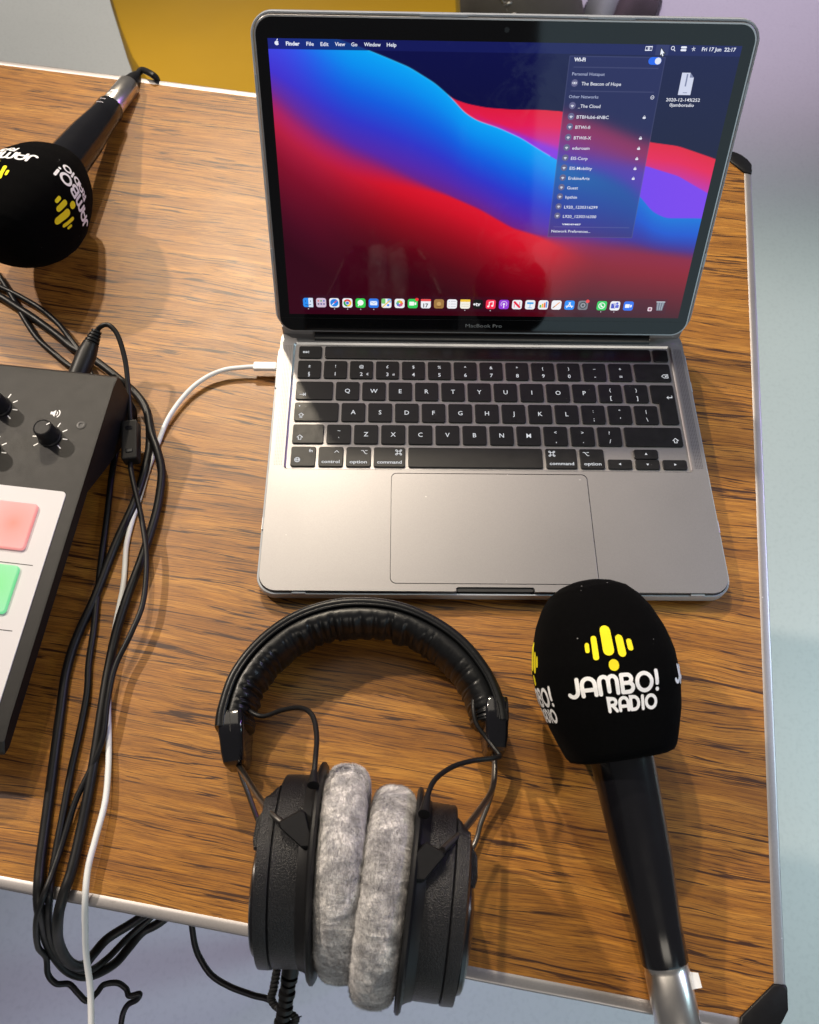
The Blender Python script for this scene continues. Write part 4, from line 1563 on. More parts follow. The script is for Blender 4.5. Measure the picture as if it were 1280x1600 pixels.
if nrm.z < 0:
    nrm = -nrm
tdir = (mf(0, 200, ztop(200)) - PN0).normalized()    # down the slope
pf = frame(PN0, mex * -1, tdir * -1, nrm)            # x right, y up the slope


def m_uv(px, py):
    p = on_plane(px, py, PN0, nrm) - PN0
    return p.dot(mex * -1), p.dot(tdir * -1)


def mixer_knob(px, py, pointer=35):
    u, v = m_uv(px, py)
    mb = MB()
    mb.frame_lathe([(7.4, 0), (7.4, 1.2), (6.6, 1.8), (5.9, 12.6), (5.6, 13.3), (5.0, 13.6), (4.6, 13.35)], pf(u, v, 0.05), nrm, mex * -1, tdir * -1, 40)
    kb = mb.build('knob', M['knob'], mixer, mixer, sharp=28)
    mb = MB()
    a = math.radians(pointer)
    d = (mex * -1) * math.cos(a) + (tdir * -1) * math.sin(a)
    s = (mex * -1) * -math.sin(a) + (tdir * -1) * math.cos(a)
    c = pf(u, v, 13.72)
    mb.add([c + d * x + s * y for x, y in ((3.0, -.35), (5.3, -.35), (5.3, .35), (3.0, .35))], [(0, 1, 2, 3)])
    mb.build('pointer_mark', M['white_tick'], kb, mixer, smooth=False)
    mb = MB()
    for q in range(-130, 131, 37):
        a = math.radians(90 - q)
        stroke(mb, [(u + 8.6 * math.cos(a), v + 8.6 * math.sin(a)), (u + 11.2 * math.cos(a), v + 11.2 * math.sin(a))], .75, pf, .06)
    mb.build('scale_marks', M['white_tick'], mixer, mixer, smooth=False)


mixer_knob(78.5, 683, 40)
mixer_knob(1, 637, 120)
mixer_knob(-17, 704, 80)
# speaker symbol
mb = MB()
u, v = m_uv(87, 646)
mb.add([pf(u + a, v + b, .06) for a, b in ((-3.4, -1), (-1.9, -1), (-.2, -2.6), (-.2, 2.6), (-1.9, 1), (-3.4, 1))], [tuple(range(6))])
stroke(mb, arc2(u - .2, v, 1.4, 1.6, -50, 50, 6), .6, pf, .06)
stroke(mb, arc2(u - .2, v, 3.0, 3.2, -50, 50, 8), .7, pf, .06)
mb.build('speaker_symbol', M['white_tick'], mixer, mixer, smooth=False)
mb = MB()
u, v = m_uv(127, 664)
mb.frame_lathe([(2.9, 0), (2.9, .25), (2.4, .32), (1.3, .25), (1.0, -.3), (.1, -.4)], pf(u, v, .02), nrm, mex, tdir, 24)
mb.build('screw', M['hinge'], mixer, mixer, sharp=20)
mb = MB()
for r in (2.9,):
    stroke(mb, arc2(u, v, r, r, 0, 345, 24), .3, pf, .3, True)
mb.build('screw_rim', M['mixer'], mixer, mixer)
# white pad surround
u1, v1 = m_uv(103, 769)
u2, v2 = m_uv(0, 1105)
uR = (u1 + u2) / 2
mb = MB()
slab(mb, uR - 190, uR, v1 - 152, v1, 3, 0, 0.6, .25, pf)
mb.build('pad_surround', M['panel_white'], mixer, mixer)
pads = [((60, 790), (43, 862), (235, 150, 150), (232, 88, 66)), ((31, 886), (12, 961), (105, 222, 150), (0, 205, 75))]
pad_rows = []
for (tr, brr, edge, glow) in pads:
    ua, va = m_uv(*tr)
    ub, vb = m_uv(*brr)
    pad_rows.append((va, vb))
uP = (m_uv(60, 786)[0] + m_uv(43, 862)[0]) / 2
for r_, (edge, glow) in enumerate((((246, 146, 142), (255, 88, 58)), ((98, 226, 144), (0, 226, 76)))):
    va, vb = pad_rows[r_]
    if r_ == 1:
        up2 = (m_uv(31, 886)[0] + m_uv(12, 961)[0]) / 2
    for c_ in range(2 if r_ == 0 else 1):
        right = (uP if r_ == 0 else up2) - c_ * 34
        o0 = pf(right - 14, (va + vb) / 2, 0)
        loc = (o0 - Vector(mixer['_o'])) * S
        if r_ == 0:
            gl = pf(right - 11.5, (va + vb) / 2 + 1, 0)
        else:
            gl = pf(right - 13, (va + vb) / 2 + 1, 0)
        gl = (gl - Vector(mixer['_o'])) * S
        pm = pad_mat('lit_pad', srgb(*edge), srgb(*glow), gl.x, gl.y)
        mb = MB()
        slab(mb, right - 29, right, vb, va, 2.6, 0.5, 2.6, .7, pf)
        mb.build('sound_pad', pm, mixer, mixer, sharp=60)
v3 = m_uv(10, 1035)[1]
mb = MB()
slab(mb, up2 - 40, up2 - 5, v3 - 8, v3 + 12, 2.6, 0.5, 2.6, .7, pf)
for a, b in (((-2, 878), (52, 884)), ((-2, 984), (20, 987))):
    mb = MB()
    ua, va = m_uv(*a)
    ub, vb = m_uv(*b)
    mb.add([pf(x, y, .66) for x, y in ((ua - 20, va - .25), (ub, va - .25), (ub, va + .3), (ua - 20, va + .3))], [(0, 1, 2, 3)])
    mb.build('divider_line', M['ink'], mixer, mixer, smooth=False)
for x in (8, MW - 8):
    for y in (14, ML - 44):
        mb = MB()
        mb.frame_lathe([(3.5, 0), (3.5, 1.8)], mf(x, y, 0.05) + mex * ((4 if x < 100 else -4) if y < 100 else (32 if x < 100 else -32)), Vector((0, 0, 1)), mex, mey, 16)
        mb.build('rubber_foot', M['cap'], mixer, mixer)

# ------------------------------------------------------------------ cables
BLK = 'black cables running beside the mixer'


def cable(name, label, pts, r, m_, group=None, n=10, parts=None, cat='cable'):
    """pts: (px, py, z) in the photograph, turned into places at that height"""
    P = [at(a, b, c) for a, b, c in pts]
    sp = spline(P, 8)
    mb = MB()
    mb.tube(sp, r, 14)
    if parts:
        t = thing(name, label, cat, P[0].xy.to_3d(), group)
        mb.build('cord', m_, t, t, sharp=80)
        return t, sp
    o = mb.build(name, m_, None, None, sharp=80)
    tag(o, label, cat, group)
    return o, sp


R1 = 2.9
# thick cable on the outer right of the bundle
cable('audio_cable', 'thick black cable bowing furthest right around the ferrite block beside the mixer', [
    (-30, 448, 4), (0, 463, 4), (30, 482, 4), (59, 501, 4), (90, 524, 5), (114, 543.5, 6), (147, 562, 7), (185, 591, 8), (214, 617, 8), (229, 641, 8), (236, 676, 8), (246, 705, 8), (252.5, 736, 7),
    (249, 776, 6), (240, 816, 6), (220, 877, 6), (199, 932, 6), (182, 987, 5), (169, 1049, 4), (160, 1104, 4), (150, 1170, 4), (139, 1235, 4), (125, 1305, 4), (112, 1360, 5), (100, 1396, 5),
    (91, 1433, -2), (92, 1473, -30), (108, 1503, -55), (129, 1509, -70), (146, 1491, -80), (169, 1466, -85), (212, 1439, -85), (260, 1405, -80)], R1, M['rubber'], BLK)
cable('audio_cable', 'thick black cable nearest the mixer, leftmost where the bundle crosses the table edge', [
    (214, 617, 3.0), (229, 641, 2.9), (234, 672, 2.9), (231, 715, 3.0), (212, 780, 3.2), (181, 850, 3.2), (149, 932, 3.2), (121, 994, 3.2), (104, 1049, 3.2), (94, 1118, 3.2), (81, 1215, 3.2), (71, 1290, 3.2), (63, 1350, 4),
    (60, 1395, 4), (62, 1425, -4), (70, 1462, -35), (85, 1493, -55), (105, 1516, -70), (128, 1525, -78), (152, 1521, -85), (180, 1505, -95), (202, 1480, -100), (223, 1456, -102), (250, 1441, -102), (300, 1400, -100)], R1, M['rubber'], BLK)
cable('audio_cable', 'medium black cable second from the left where the bundle crosses the table edge', [
    (186, 640, 3), (184, 690, 3), (175, 740, 3), (167, 809, 3), (158, 877, 3), (152, 930, 3), (147, 981, 3), (139, 1036, 3), (136, 1084, 3), (124, 1146, 3), (111, 1205, 3), (99, 1270, 3), (90, 1318, 3.5),
    (81, 1370, 4), (77, 1405, 3), (76, 1440, -15), (82, 1475, -40), (100, 1502, -60), (135, 1517, -75), (165, 1500, -88), (200, 1465, -95), (240, 1430, -95)], 2.1, M['rubber'], BLK)
cable('audio_cable', 'thin black cable arching under the foam ball towards the back of the mixer', [
    (-20, 438, 4), (0, 448, 4), (31, 463, 4), (66, 484, 5), (93, 508, 6), (109, 529, 7), (124, 550, 7), (140, 580, 6), (150, 600, 6)], 2.1, M['rubber'], BLK)
cable('audio_cable', 'black cable dipping lowest between the foam ball and the back of the mixer', [
    (-10, 420, 4), (5, 441, 3), (24, 472, 3), (38, 498, 3), (59, 529, 3), (83, 551, 3), (109, 572, 3), (140, 590, 4)], 2.3, M['rubber'], BLK)
# power lead with its plug and ferrite
t1, sp1 = cable('power_lead', 'thin black lead with ribbed plug and ferrite block looping out of the mixer back', [
    (150, 519, 36), (158, 510, 40), (170, 508, 41), (184, 524, 38), (195, 560, 32), (200, 600, 26), (203, 645, 20), (205, 690, 16), (204, 728, 15), (211, 765, 14), (221, 809, 13),
    (229, 870, 12), (224, 939, 11), (206, 987, 11), (180, 1042, 10), (168, 1097, 9), (161, 1152, 7), (142, 1201, 5), (118, 1252, 4), (98, 1316, 4), (83, 1361, 6), (68, 1401, 7),
    (57, 1438, -8), (59, 1478, -35), (72, 1496, -50), (75, 1522, -60), (88, 1537, -65), (108, 1538, -70), (122, 1552, -72), (136, 1564, -75), (151, 1552, -78), (162, 1539, -80), (183, 1536, -82),
    (197, 1545, -85), (202, 1556, -85), (218, 1553, -86), (214, 1562, -88), (200, 1570, -90), (192, 1585, -92), (188, 1610, -94)], 1.75, M['rubber'], parts=True)
mb = MB()
pa, pb = at(121, 590, 28), at(141, 540, 33)
dv = (pb - pa)
mb.tube([pa - dv * .2, pa, pa + dv * .7, pb], [7.0, 7.0, 7.0, 5.8], 24)
pg_ = mb.build('plug', M['rubber'], t1, t1)
mb = MB()
pc = at(151, 518, 36)
for i in range(5):
    s = i / 4.6
    c = pb + (pc - pb) * s
    d = (pc - pb).normalized()
    r = 5.6 - 2.2 * s
    mb.tube([c, c + d * .5, c + d * 1.9, c + d * 2.3], [r - .9, r, r, r - .9], 20)
mb.tube([pb, pc], [3.4, 2.2], 16)
mb.build('strain_relief', M['rubber'], t1, t1)
mb = MB()
fa, fb = at(205, 661, 19), at(205, 722, 16)
fy = (fb - fa).normalized()
fx = fy.cross(Vector((0, 0, 1))).normalized()
fz = fx.cross(fy)
if fz.z < 0:
    fz = -fz
ff = frame((fa + fb) / 2, fx, fy, fz)
hl = (fb - fa).length / 2
slab(mb, -5.4, 5.4, -hl, hl, 1.6, -5.4, 5.4, 1.0, ff, 6, True)
mb.build('ferrite_block', M['matte_black'], t1, t1)
mb = MB()
for s in (-hl * .58, hl * .58):
    slab(mb, -2.4, 2.4, s - 1.3, s + 1.3, .6, 5.3, 5.9, .25, ff, 4)
mb.build('ferrite_clip', M['gloss_black'], t1, t1)

# white charging cable
t2, sp2 = cable('charging_cable', 'white charging cable plugged into the left side of the laptop', [
    (397, 573, 8), (380, 574, 7.5), (350, 578, 7), (320, 591, 6), (292, 614, 5), (264, 652, 4), (246, 695, 2), (233, 729, 1.6), (218, 779, 1.6), (206, 816, 1.8), (198, 850, 2), (195, 888, 2), (192, 919, 2),
    (181, 974, 2), (172, 1040, 2), (169, 1100, 2), (170, 1160, 3), (169, 1205, 4), (164, 1254, 5), (150, 1308, 6), (138, 1355, 6), (133.5, 1400, 4), (133, 1450, -8), (135, 1495, -20), (141, 1545, -30), (143, 1610, -38)],
    1.75, M['white_cable'], parts=True)
mb = MB()
wa, wb = at(396, 572.5, 8), at(433, 573, 8)
wx = (wb - wa).normalized()
wy = Vector((-wx.y, wx.x, 0))
wf = frame(wa, wx, wy, (0, 0, 1))
slab(mb, 0, (wb - wa).length, -3.4, 3.4, 1.2, -1.9, 1.9, .9, wf, 5, True)
mb.build('plug', M['white_cable'], t2, t2)
mb = MB()
slab(mb, (wb - wa).length, (wb - wa).length + 3, -2.8, 2.8, .5, -1.2, 1.2, .3, wf, 5, True)
mb.build('connector_tip', M['chrome'], t2, t2)

cable('loose_cable', 'black cable hanging under the front edge of the table and running behind the headphone lead',
      [(292, 1390, -110), (298, 1430, -120), (301, 1455, -125), (305, 1478, -130), (313, 1498, -135), (331, 1524, -140), (360, 1542, -145), (395, 1555, -148), (425, 1565, -150), (450, 1600, -150), (455, 1650, -150)], 2.1, M['rubber'])


# ------------------------------------------------------------------ microphones
def foam_r(s, L=100.0):
    t = s / L
    xs_ = [0.0, 0.012, 0.04, 0.10, 0.22, 0.38, 0.52, 0.66, 0.78, 0.87, 0.93, 0.97, 0.99, 1.0]
    rs_ = [24.0, 27.6, 29.6, 31.8, 35.6, 38.9, 39.2, 36.8, 32.4, 27.4, 22.4, 15.5, 8.5, 0.6]
    return float(np.interp(t, xs_, rs_))


def glyphs():
    G = {}
    G['J'] = (0.78, [[(0.66, 1.0)] + [(0.66, 0.40)] + arc2(0.36, 0.38, 0.30, 0.38, 0, -140, 8)])
    G['A'] = (0.84, [[(0.0, 0.0), (0.0, 0.60)] + arc2(0.36, 0.60, 0.36, 0.40, 180, 0, 10) + [(0.72, 0.0)], [(0.0, 0.32), (0.72, 0.32)]])
    G['M'] = (1.16, [[(0.0, 0.0), (0.0, 0.70)] + arc2(0.25, 0.70, 0.25, 0.30, 180, 0, 8) + [(0.50, 0.12)], [(0.50, 0.70)] + arc2(0.75, 0.70, 0.25, 0.30, 180, 0, 8) + [(1.0, 0.0)]])
    G['B'] = (0.78, [[(0.0, 0.0), (0.0, 1.0)], [(0.0, 1.0), (0.34, 1.0)] + arc2(0.34, 0.76, 0.24, 0.24, 90, -90, 8) + [(0.0, 0.52)], [(0.34, 0.52)] + arc2(0.37, 0.26, 0.27, 0.26, 90, -90, 8) + [(0.0, 0.0)]])
    G['O'] = (1.06, [arc2(0.45, 0.5, 0.45, 0.5, 0, 360, 26)])
    G['!'] = (0.24, [[(0.06, 1.08), (0.06, 0.36)], [(0.06, 0.02), (0.06, 0.03)]])
    G['R'] = (0.78, [[(0.0, 0.0), (0.0, 1.0), (0.32, 1.0)] + arc2(0.32, 0.73, 0.28, 0.27, 90, -90, 8) + [(0.0, 0.46)], [(0.30, 0.44), (0.62, 0.0)]])
    G['D'] = (0.86, [[(0.0, 0.0), (0.0, 1.0), (0.26, 1.0)] + arc2(0.26, 0.5, 0.42, 0.5, 90, -90, 12) + [(0.0, 0.0)]])
    G['I'] = (0.24, [[(0.06, 0.0), (0.06, 1.0)]])
    return G


GL = glyphs()


def word(mb, s, x, y, h, w, fr, gap=0.13):
    for ch in s:
        adv, sts = GL[ch]
        for st in sts:
            stroke(mb, [(x + px_ * h, y + py_ * h) for px_, py_ in st], w, fr, 0, sub=1.2)
        x += (adv + gap) * h
    return x


def word_w(s, h, gap=0.13):
    return sum((GL[c][0] + gap) * h for c in s) - gap * h


def microphone(base, ax, top, label, barrel, logos, logo_tilt=0.0, prints=False):
    """base: point on the axis where the foam starts; ax: unit axis towards the foam tip; top: up vector at the foam"""
    t = thing('microphone', label, 'microphone', (base.x, base.y, 0), 'microphones with black foam windshields')
    side_ = ax.cross(top).normalized()        # points to the right when the tip is up
    up = side_.cross(ax).normalized()
    L = 100.0
    e = 2.55
    mb = MB()
    ss = list(np.linspace(0, 0.05, 5)) + list(np.linspace(0.07, 0.90, 30)) + list(np.linspace(0.92, 1.0, 9))
    rot = math.radians(0)
    rings = []
    N = 96

    def fpt(s, phi, off=0.0):
        """phi = 0 is the top face; grows to the right"""
        r = foam_r(s * L)
        c, sn = math.cos(phi), math.sin(phi)
        ee = 2.0 + (e - 2.0) * min(1, (1 - s) * 6) * 1.0
        qq = (abs(c) ** ee + abs(sn) ** ee) ** (-1 / ee)
        wob = 1 + 0.006 * noise.noise(Vector((c * 2, sn * 2, s * 5)))
        return base + ax * (s * L) + (up * c + side_ * sn) * (r * qq * wob + off)
    for s in ss:
        rings.append([fpt(s, 2 * math.pi * k / N) for k in range(N)])
    mb.loops(rings)
    fo = mb.build('foam_windshield', M['foam'], t, t, sharp=80)
    # printed logos wrap round the foam
    for face in logos:
        def lf(x, y, z, face=face):
            ca, sa = math.cos(logo_tilt), math.sin(logo_tilt)
            x, y = (x * ca - y * sa) * 0.96, (x * sa + y * ca) * 0.95
            s = max(0.0, (y + LC) / L)
            return fpt(s, math.radians(face) + x / 39.0, 0.28)
        LC = 58.5 if not prints else 65.0
        m1 = MB()
        for x, y0, y1, w in ((-12.6, -3.0, 2.6, 2.3), (-8.6, -7.4, 6.2, 3.1), (-1.5, -5.6, 11.5, 6.0), (5.6, -7.0, 5.6, 4.3), (10.8, -4.0, 2.8, 3.0)):
            h_ = w / 2
            stroke(m1, [(x, y0 + h_), (x, y1 - h_)], w, lf, 0, sub=1.5)
        stroke(m1, [(0.0, -11.4), (0.0, -10.4)], 5.4, lf, 0)
        m1.build('yellow_emblem', M['yellow_print'], fo, t, smooth=False)
        m1 = MB()
        W1 = word_w('JAMBO!', 9.2)
        word(m1, 'JAMBO!', -W1 / 2 - 1, -25.8, 9.2, 2.15, lf)
        W2 = word_w('RADIO', 6.6)
        word(m1, 'RADIO', W1 / 2 - 2.8 - W2, -35.2, 6.6, 1.75, lf)
        m1.build('white_lettering', M['white_print'], fo, t, smooth=False)
    # barrel
    mb = MB()
    BL, RN, RT, RC = barrel
    mb.frame_lathe([(RN - 2, 6), (RN, 4), (RN, 0), (RN * .985, -8), ((RN + RT) / 2 + .6, -BL * .5), (RT + .35, -BL * .82), (RT + .1, -BL + 1), (RT - .5, -BL), (RT - 2.4, -BL)],
                   base, ax, side_, up, 48)
    br = mb.build('barrel', M['mic_black'], t, t, sharp=40)
    mb = MB()
    mb.frame_lathe([(RC - 1, -BL + 1), (RC, -BL - .1), (RC, -BL - 3), (RC + .25, -BL - 3.3), (RC + .25, -BL - 46), (RC - .6, -BL - 47.5), (RC - 3, -BL - 48)], base, ax, side_, up, 48)
    cn = mb.build('cable_connector', M['chrome'], t, t, sharp=40)
    mb = MB()
    mb.frame_lathe([(7.5, -BL - 47), (7.3, -BL - 54), (6.2, -BL - 62), (4.2, -BL - 70), (3.4, -BL - 72)], base, ax, side_, up, 32)
    mb.build('connector_boot', M['rubber'], t, t)
    return t, br, cn, fo, side_, up


# right-hand microphone, lying in front of the laptop
b0 = at(972, 1184, 37)
tl = at(1040, 1506, 17)
axr = (b0 - tl).normalized()
BLr = (b0 - tl).length
mr = microphone(b0, axr, Vector((0, 0, 1)), 'microphone right of the headphones, black foam touching the laptop front, yellow emblem facing up', (BLr, 17.4, 11.9, 11.2), (-7, -95, 81), math.radians(-3.0))
t_, br, cn, fo_, sd, up_ = mr
# small torn sticker on the connector
mb = MB()
c0 = b0 - axr * (BLr + 4)
mb.add([c0 + sd * (11.2 * math.cos(a)) + up_ * (11.2 * math.sin(a)) - axr * h for h in (0, 8) for a in (0.5, 0.3, 0.1)], [(0, 1, 4, 3), (1, 2, 5, 4)])
mb.add([c0 + sd * 11.3 * math.cos(.5) + up_ * 11.3 * math.sin(.5), c0 + sd * 14.0 + up_ * 6.0 - axr * 1, c0 + sd * 14.5 + up_ * 5.6 - axr * 8, c0 + sd * 11.3 * math.cos(.5) + up_ * 11.3 * math.sin(.5) - axr * 8], [(0, 1, 2, 3)])
mb.build('torn_sticker', M['white_tick'], cn, t_, smooth=False)

# left-hand microphone, foam hanging out of the picture
b1 = at(88, 274, 40)
tl1 = at(172, 170, 15)
axl = (b1 - tl1).normalized()
BLl = (b1 - tl1).length
roll = Vector((0, 0, 1))
ml = microphone(b1, axl, roll, 'microphone at the back table edge behind the mixer, black foam ball cut off at left', (BLl, 17.4, 12.0, 9.6), (-75, 15), math.radians(0), True)
t_, br, cn, fo_, sd, up_ = ml
mb = MB()
for s_, w_ in ((0.34, 6), (0.42, 4.5), (0.48, 4.5), (0.86, 6), (0.92, 5)):
    r = 16.6 - 4.0 * s_
    c0 = b1 - axl * (BLl * s_)
    mb.add([c0 + (up_ * math.cos(a) + sd * math.sin(a)) * (r + .35) - axl * h for h in (0, 1.1) for a in [(-.05 - w_ / 2 + w_ * k / 5) / r for k in range(6)]],
           [(k, k + 1, k + 7, k + 6) for k in range(5)])
mb.build('barrel_marks', M['grey_print'], br, t_, smooth=False)
mb = MB()
c0 = b1 - axl * (BLl + 7)
for h0, a0, a1, hh_ in ((0, -.35, .0, 5), (1, .12, .45, 4), (6.5, -.1, .3, 3)):
    mb.add([c0 + (up_ * math.cos(a) + sd * math.sin(a)) * 9.95 - axl * (h0 + h) for h in (0, hh_) for a in (a0, (a0 + a1) / 2, a1)], [(0, 1, 4, 3), (1, 2, 5, 4)])
mb.build('connector_latch', M['white_tick'], cn, t_, smooth=False)
# its lead drops over the back edge
e0 = b1 - axl * (BLl + 70)
pts = [e0, e0 - axl * 10 + Vector((2, 0, 1)), at(240, 118, 6), at(246, 126, -8), at(246, 134, -40), at(246, 136, -120), at(250, 130, -260)]
mb = MB()
mb.tube(spline(pts, 8), 3.0, 14)
tag(mb.build('microphone_lead', M['rubber']), 'short black lead dropping over the back table edge from the silver connector', 'cable')

# ------------------------------------------------------------------ headphones
hp = thing('headphones', 'black over-ear headphones with grey velour ear pads lying at the front of the table', 'headphones', (72, -120, 0))
HH = 37.0
arc_pts = [(-5.5, -90), (-5.0, -79), (-0.5, -61), (10.5, -44), (26, -30.5), (45, -22), (66, -19), (89, -21.5), (109, -30), (126, -43), (138.5, -60), (144.5, -76), (146, -86)]
ar = spline([(x, y, 0) for x, y in arc_pts], 20)


def arc_frame(i):
    t = (ar[min(i + 1, len(ar) - 1)] - ar[max(i - 1, 0)]).normalized()
    n = Vector((-t.y, t.x, 0))     # outward (left of travel when going clockwise over the top)
    return ar[i], t, n


# wrinkled pad on the inside
NR = len(ar)
rings = []
sec = 40
folds = sorted([random.uniform(0.03, 0.97) for _ in range(46)])
fold_s = [(f, random.uniform(0.5, 1.0), random.uniform(0.0035, 0.008)) for f in folds]
arF = spline([(x, y, 0) for x, y in arc_pts], 60)
ar_save = ar
ar = arF
for i in range(6, len(arF) - 6):
    p, t, n = arc_frame(i)
    s = i / (len(arF) - 1)
    end = min(1, min(s, 1 - s) * 22 + .55)
    w = 0.0
    for f, a_, wd in fold_s:
        w += a_ * math.exp(-((s - f) / wd) ** 2)
    w = min(w, 1.3)
    ring = []
    for k in range(sec):
        a = 2 * math.pi * k / sec
        c, sn = math.cos(a), math.sin(a)
        ee = 2.15
        qq = (abs(c) ** ee + abs(sn) ** ee) ** (-1 / ee)
        nn_, zz = c * qq, sn * qq            # c > 0 outward
        inner = min(1.0, max(0.0, 0.30 - c) ** 0.6)
        skew = 0.35 * math.sin(s * 140 + zz * 2.2)
        wv = w * inner * (0.75 + 0.5 * noise.noise(Vector((s * 60, zz * 1.5, 2))))
        din = 1.6 * wv + 0.8 * noise.noise(Vector((s * 90 + skew, zz * 1.2, 0))) * inner
        rn = 9.6 * end
        ring.append(p + n * (-3.2 + nn_ * rn + din) + Vector((0, 0, HH / 2 + 0.6 + zz * (HH / 2 - 0.9 - 0.5 * wv) * (0.9 + .1 * end))))
    rings.append(ring)
mb = MB()
mb.loops(rings)
mb.build('headband_padding', M['leather'], hp, hp, sharp=80)
# outer cover: a bowed strip with rolled edges
rings = []
for i in range(2, len(arF) - 2):
    p, t, n = arc_frame(i)
    pr = [(2.2, 1.0), (5.2, 0.2), (7.0, 2.5), (7.9, HH * .3), (8.1, HH * .5), (7.9, HH * .7), (7.0, HH - 2.2), (5.6, HH + 0.6), (3.6, HH + 1.1), (2.0, HH + .2), (3.0, HH - 3), (4.2, HH * .5), (3.0, 4)]
    rings.append([p + n * a + Vector((0, 0, b)) for a, b in pr])
mb = MB()
mb.loops(rings)
mb.build('headband_cover', M['leather'], hp, hp, sharp=60)
mb = MB()
for zz in (0.9, HH - 0.2):
    mb.tube([arc_frame(i)[0] + arc_frame(i)[2] * 2.0 + Vector((0, 0, zz)) for i in range(4, len(arF) - 4, 4)], 0.95, 8)
mb.build('headband_piping', M['leather'], hp, hp, sharp=80)
ar = ar_save


def boxf(mb, c, ex, ey, ez, hx, hy, hz, r, bev=1.0):
    f_ = frame(c, ex, ey, ez)
    slab(mb, -hx, hx, -hy, hy, r, -hz, hz, bev, f_, 6, True)


# glossy end housings and the yokes
def end_housing(p0, p1, w):
    d = (p1 - p0)
    ey = d.normalized()
    ex = Vector((ey.y, -ey.x, 0)).normalized()
    ez = Vector((0, 0, 1))
    mb = MB()
    f_ = frame(p0, ex, ey, ez)
    L = d.length
    rings = []
    for s, ww, zz in ((-0.02, .70, .80), (0.0, .95, .94), (.10, 1.0, 1.0), (.42, 1.0, 1.0), (.5, .94, .97), (.75, .90, .88), (.95, .80, .76), (1.0, .7, .62)):
        hw, hz = w / 2 * ww, 19.0 * zz
        rings.append([f_(x, L * s, z + 18.5) for x, z in rrect(-hw, hw, -hz, hz, min(hw, 3.4) * .9, 4)])
    mb.loops(rings)
    o = mb.build('band_end', M['gloss_black'], hp, hp, sharp=35)
    mb = MB()
    for hz in (19.15,):
        mb.add([f_(-.18, L * .02, hz + 18.5), f_(.18, L * .02, hz + 18.5), f_(.18, L * .42, hz + 18.5), f_(-.18, L * .42, hz + 18.5)], [(0, 1, 2, 3)])
    mb.build('mould_seam', M['groove'], o, hp, smooth=False)
    return f_(0, L * .98, 18.5), o


# ends measured at the upper edge of the housing
lp0 = Vector((-4.5, -80.5, 0))
lp1 = Vector((-0.5, -109.0, 0))
rp0 = Vector((146.5, -72.0, 0))
rp1 = Vector((146.0, -101.0, 0))
le, lo_ = end_housing(lp0, lp1, 14.5)
re_, ro_ = end_housing(rp0, rp1, 14.0)


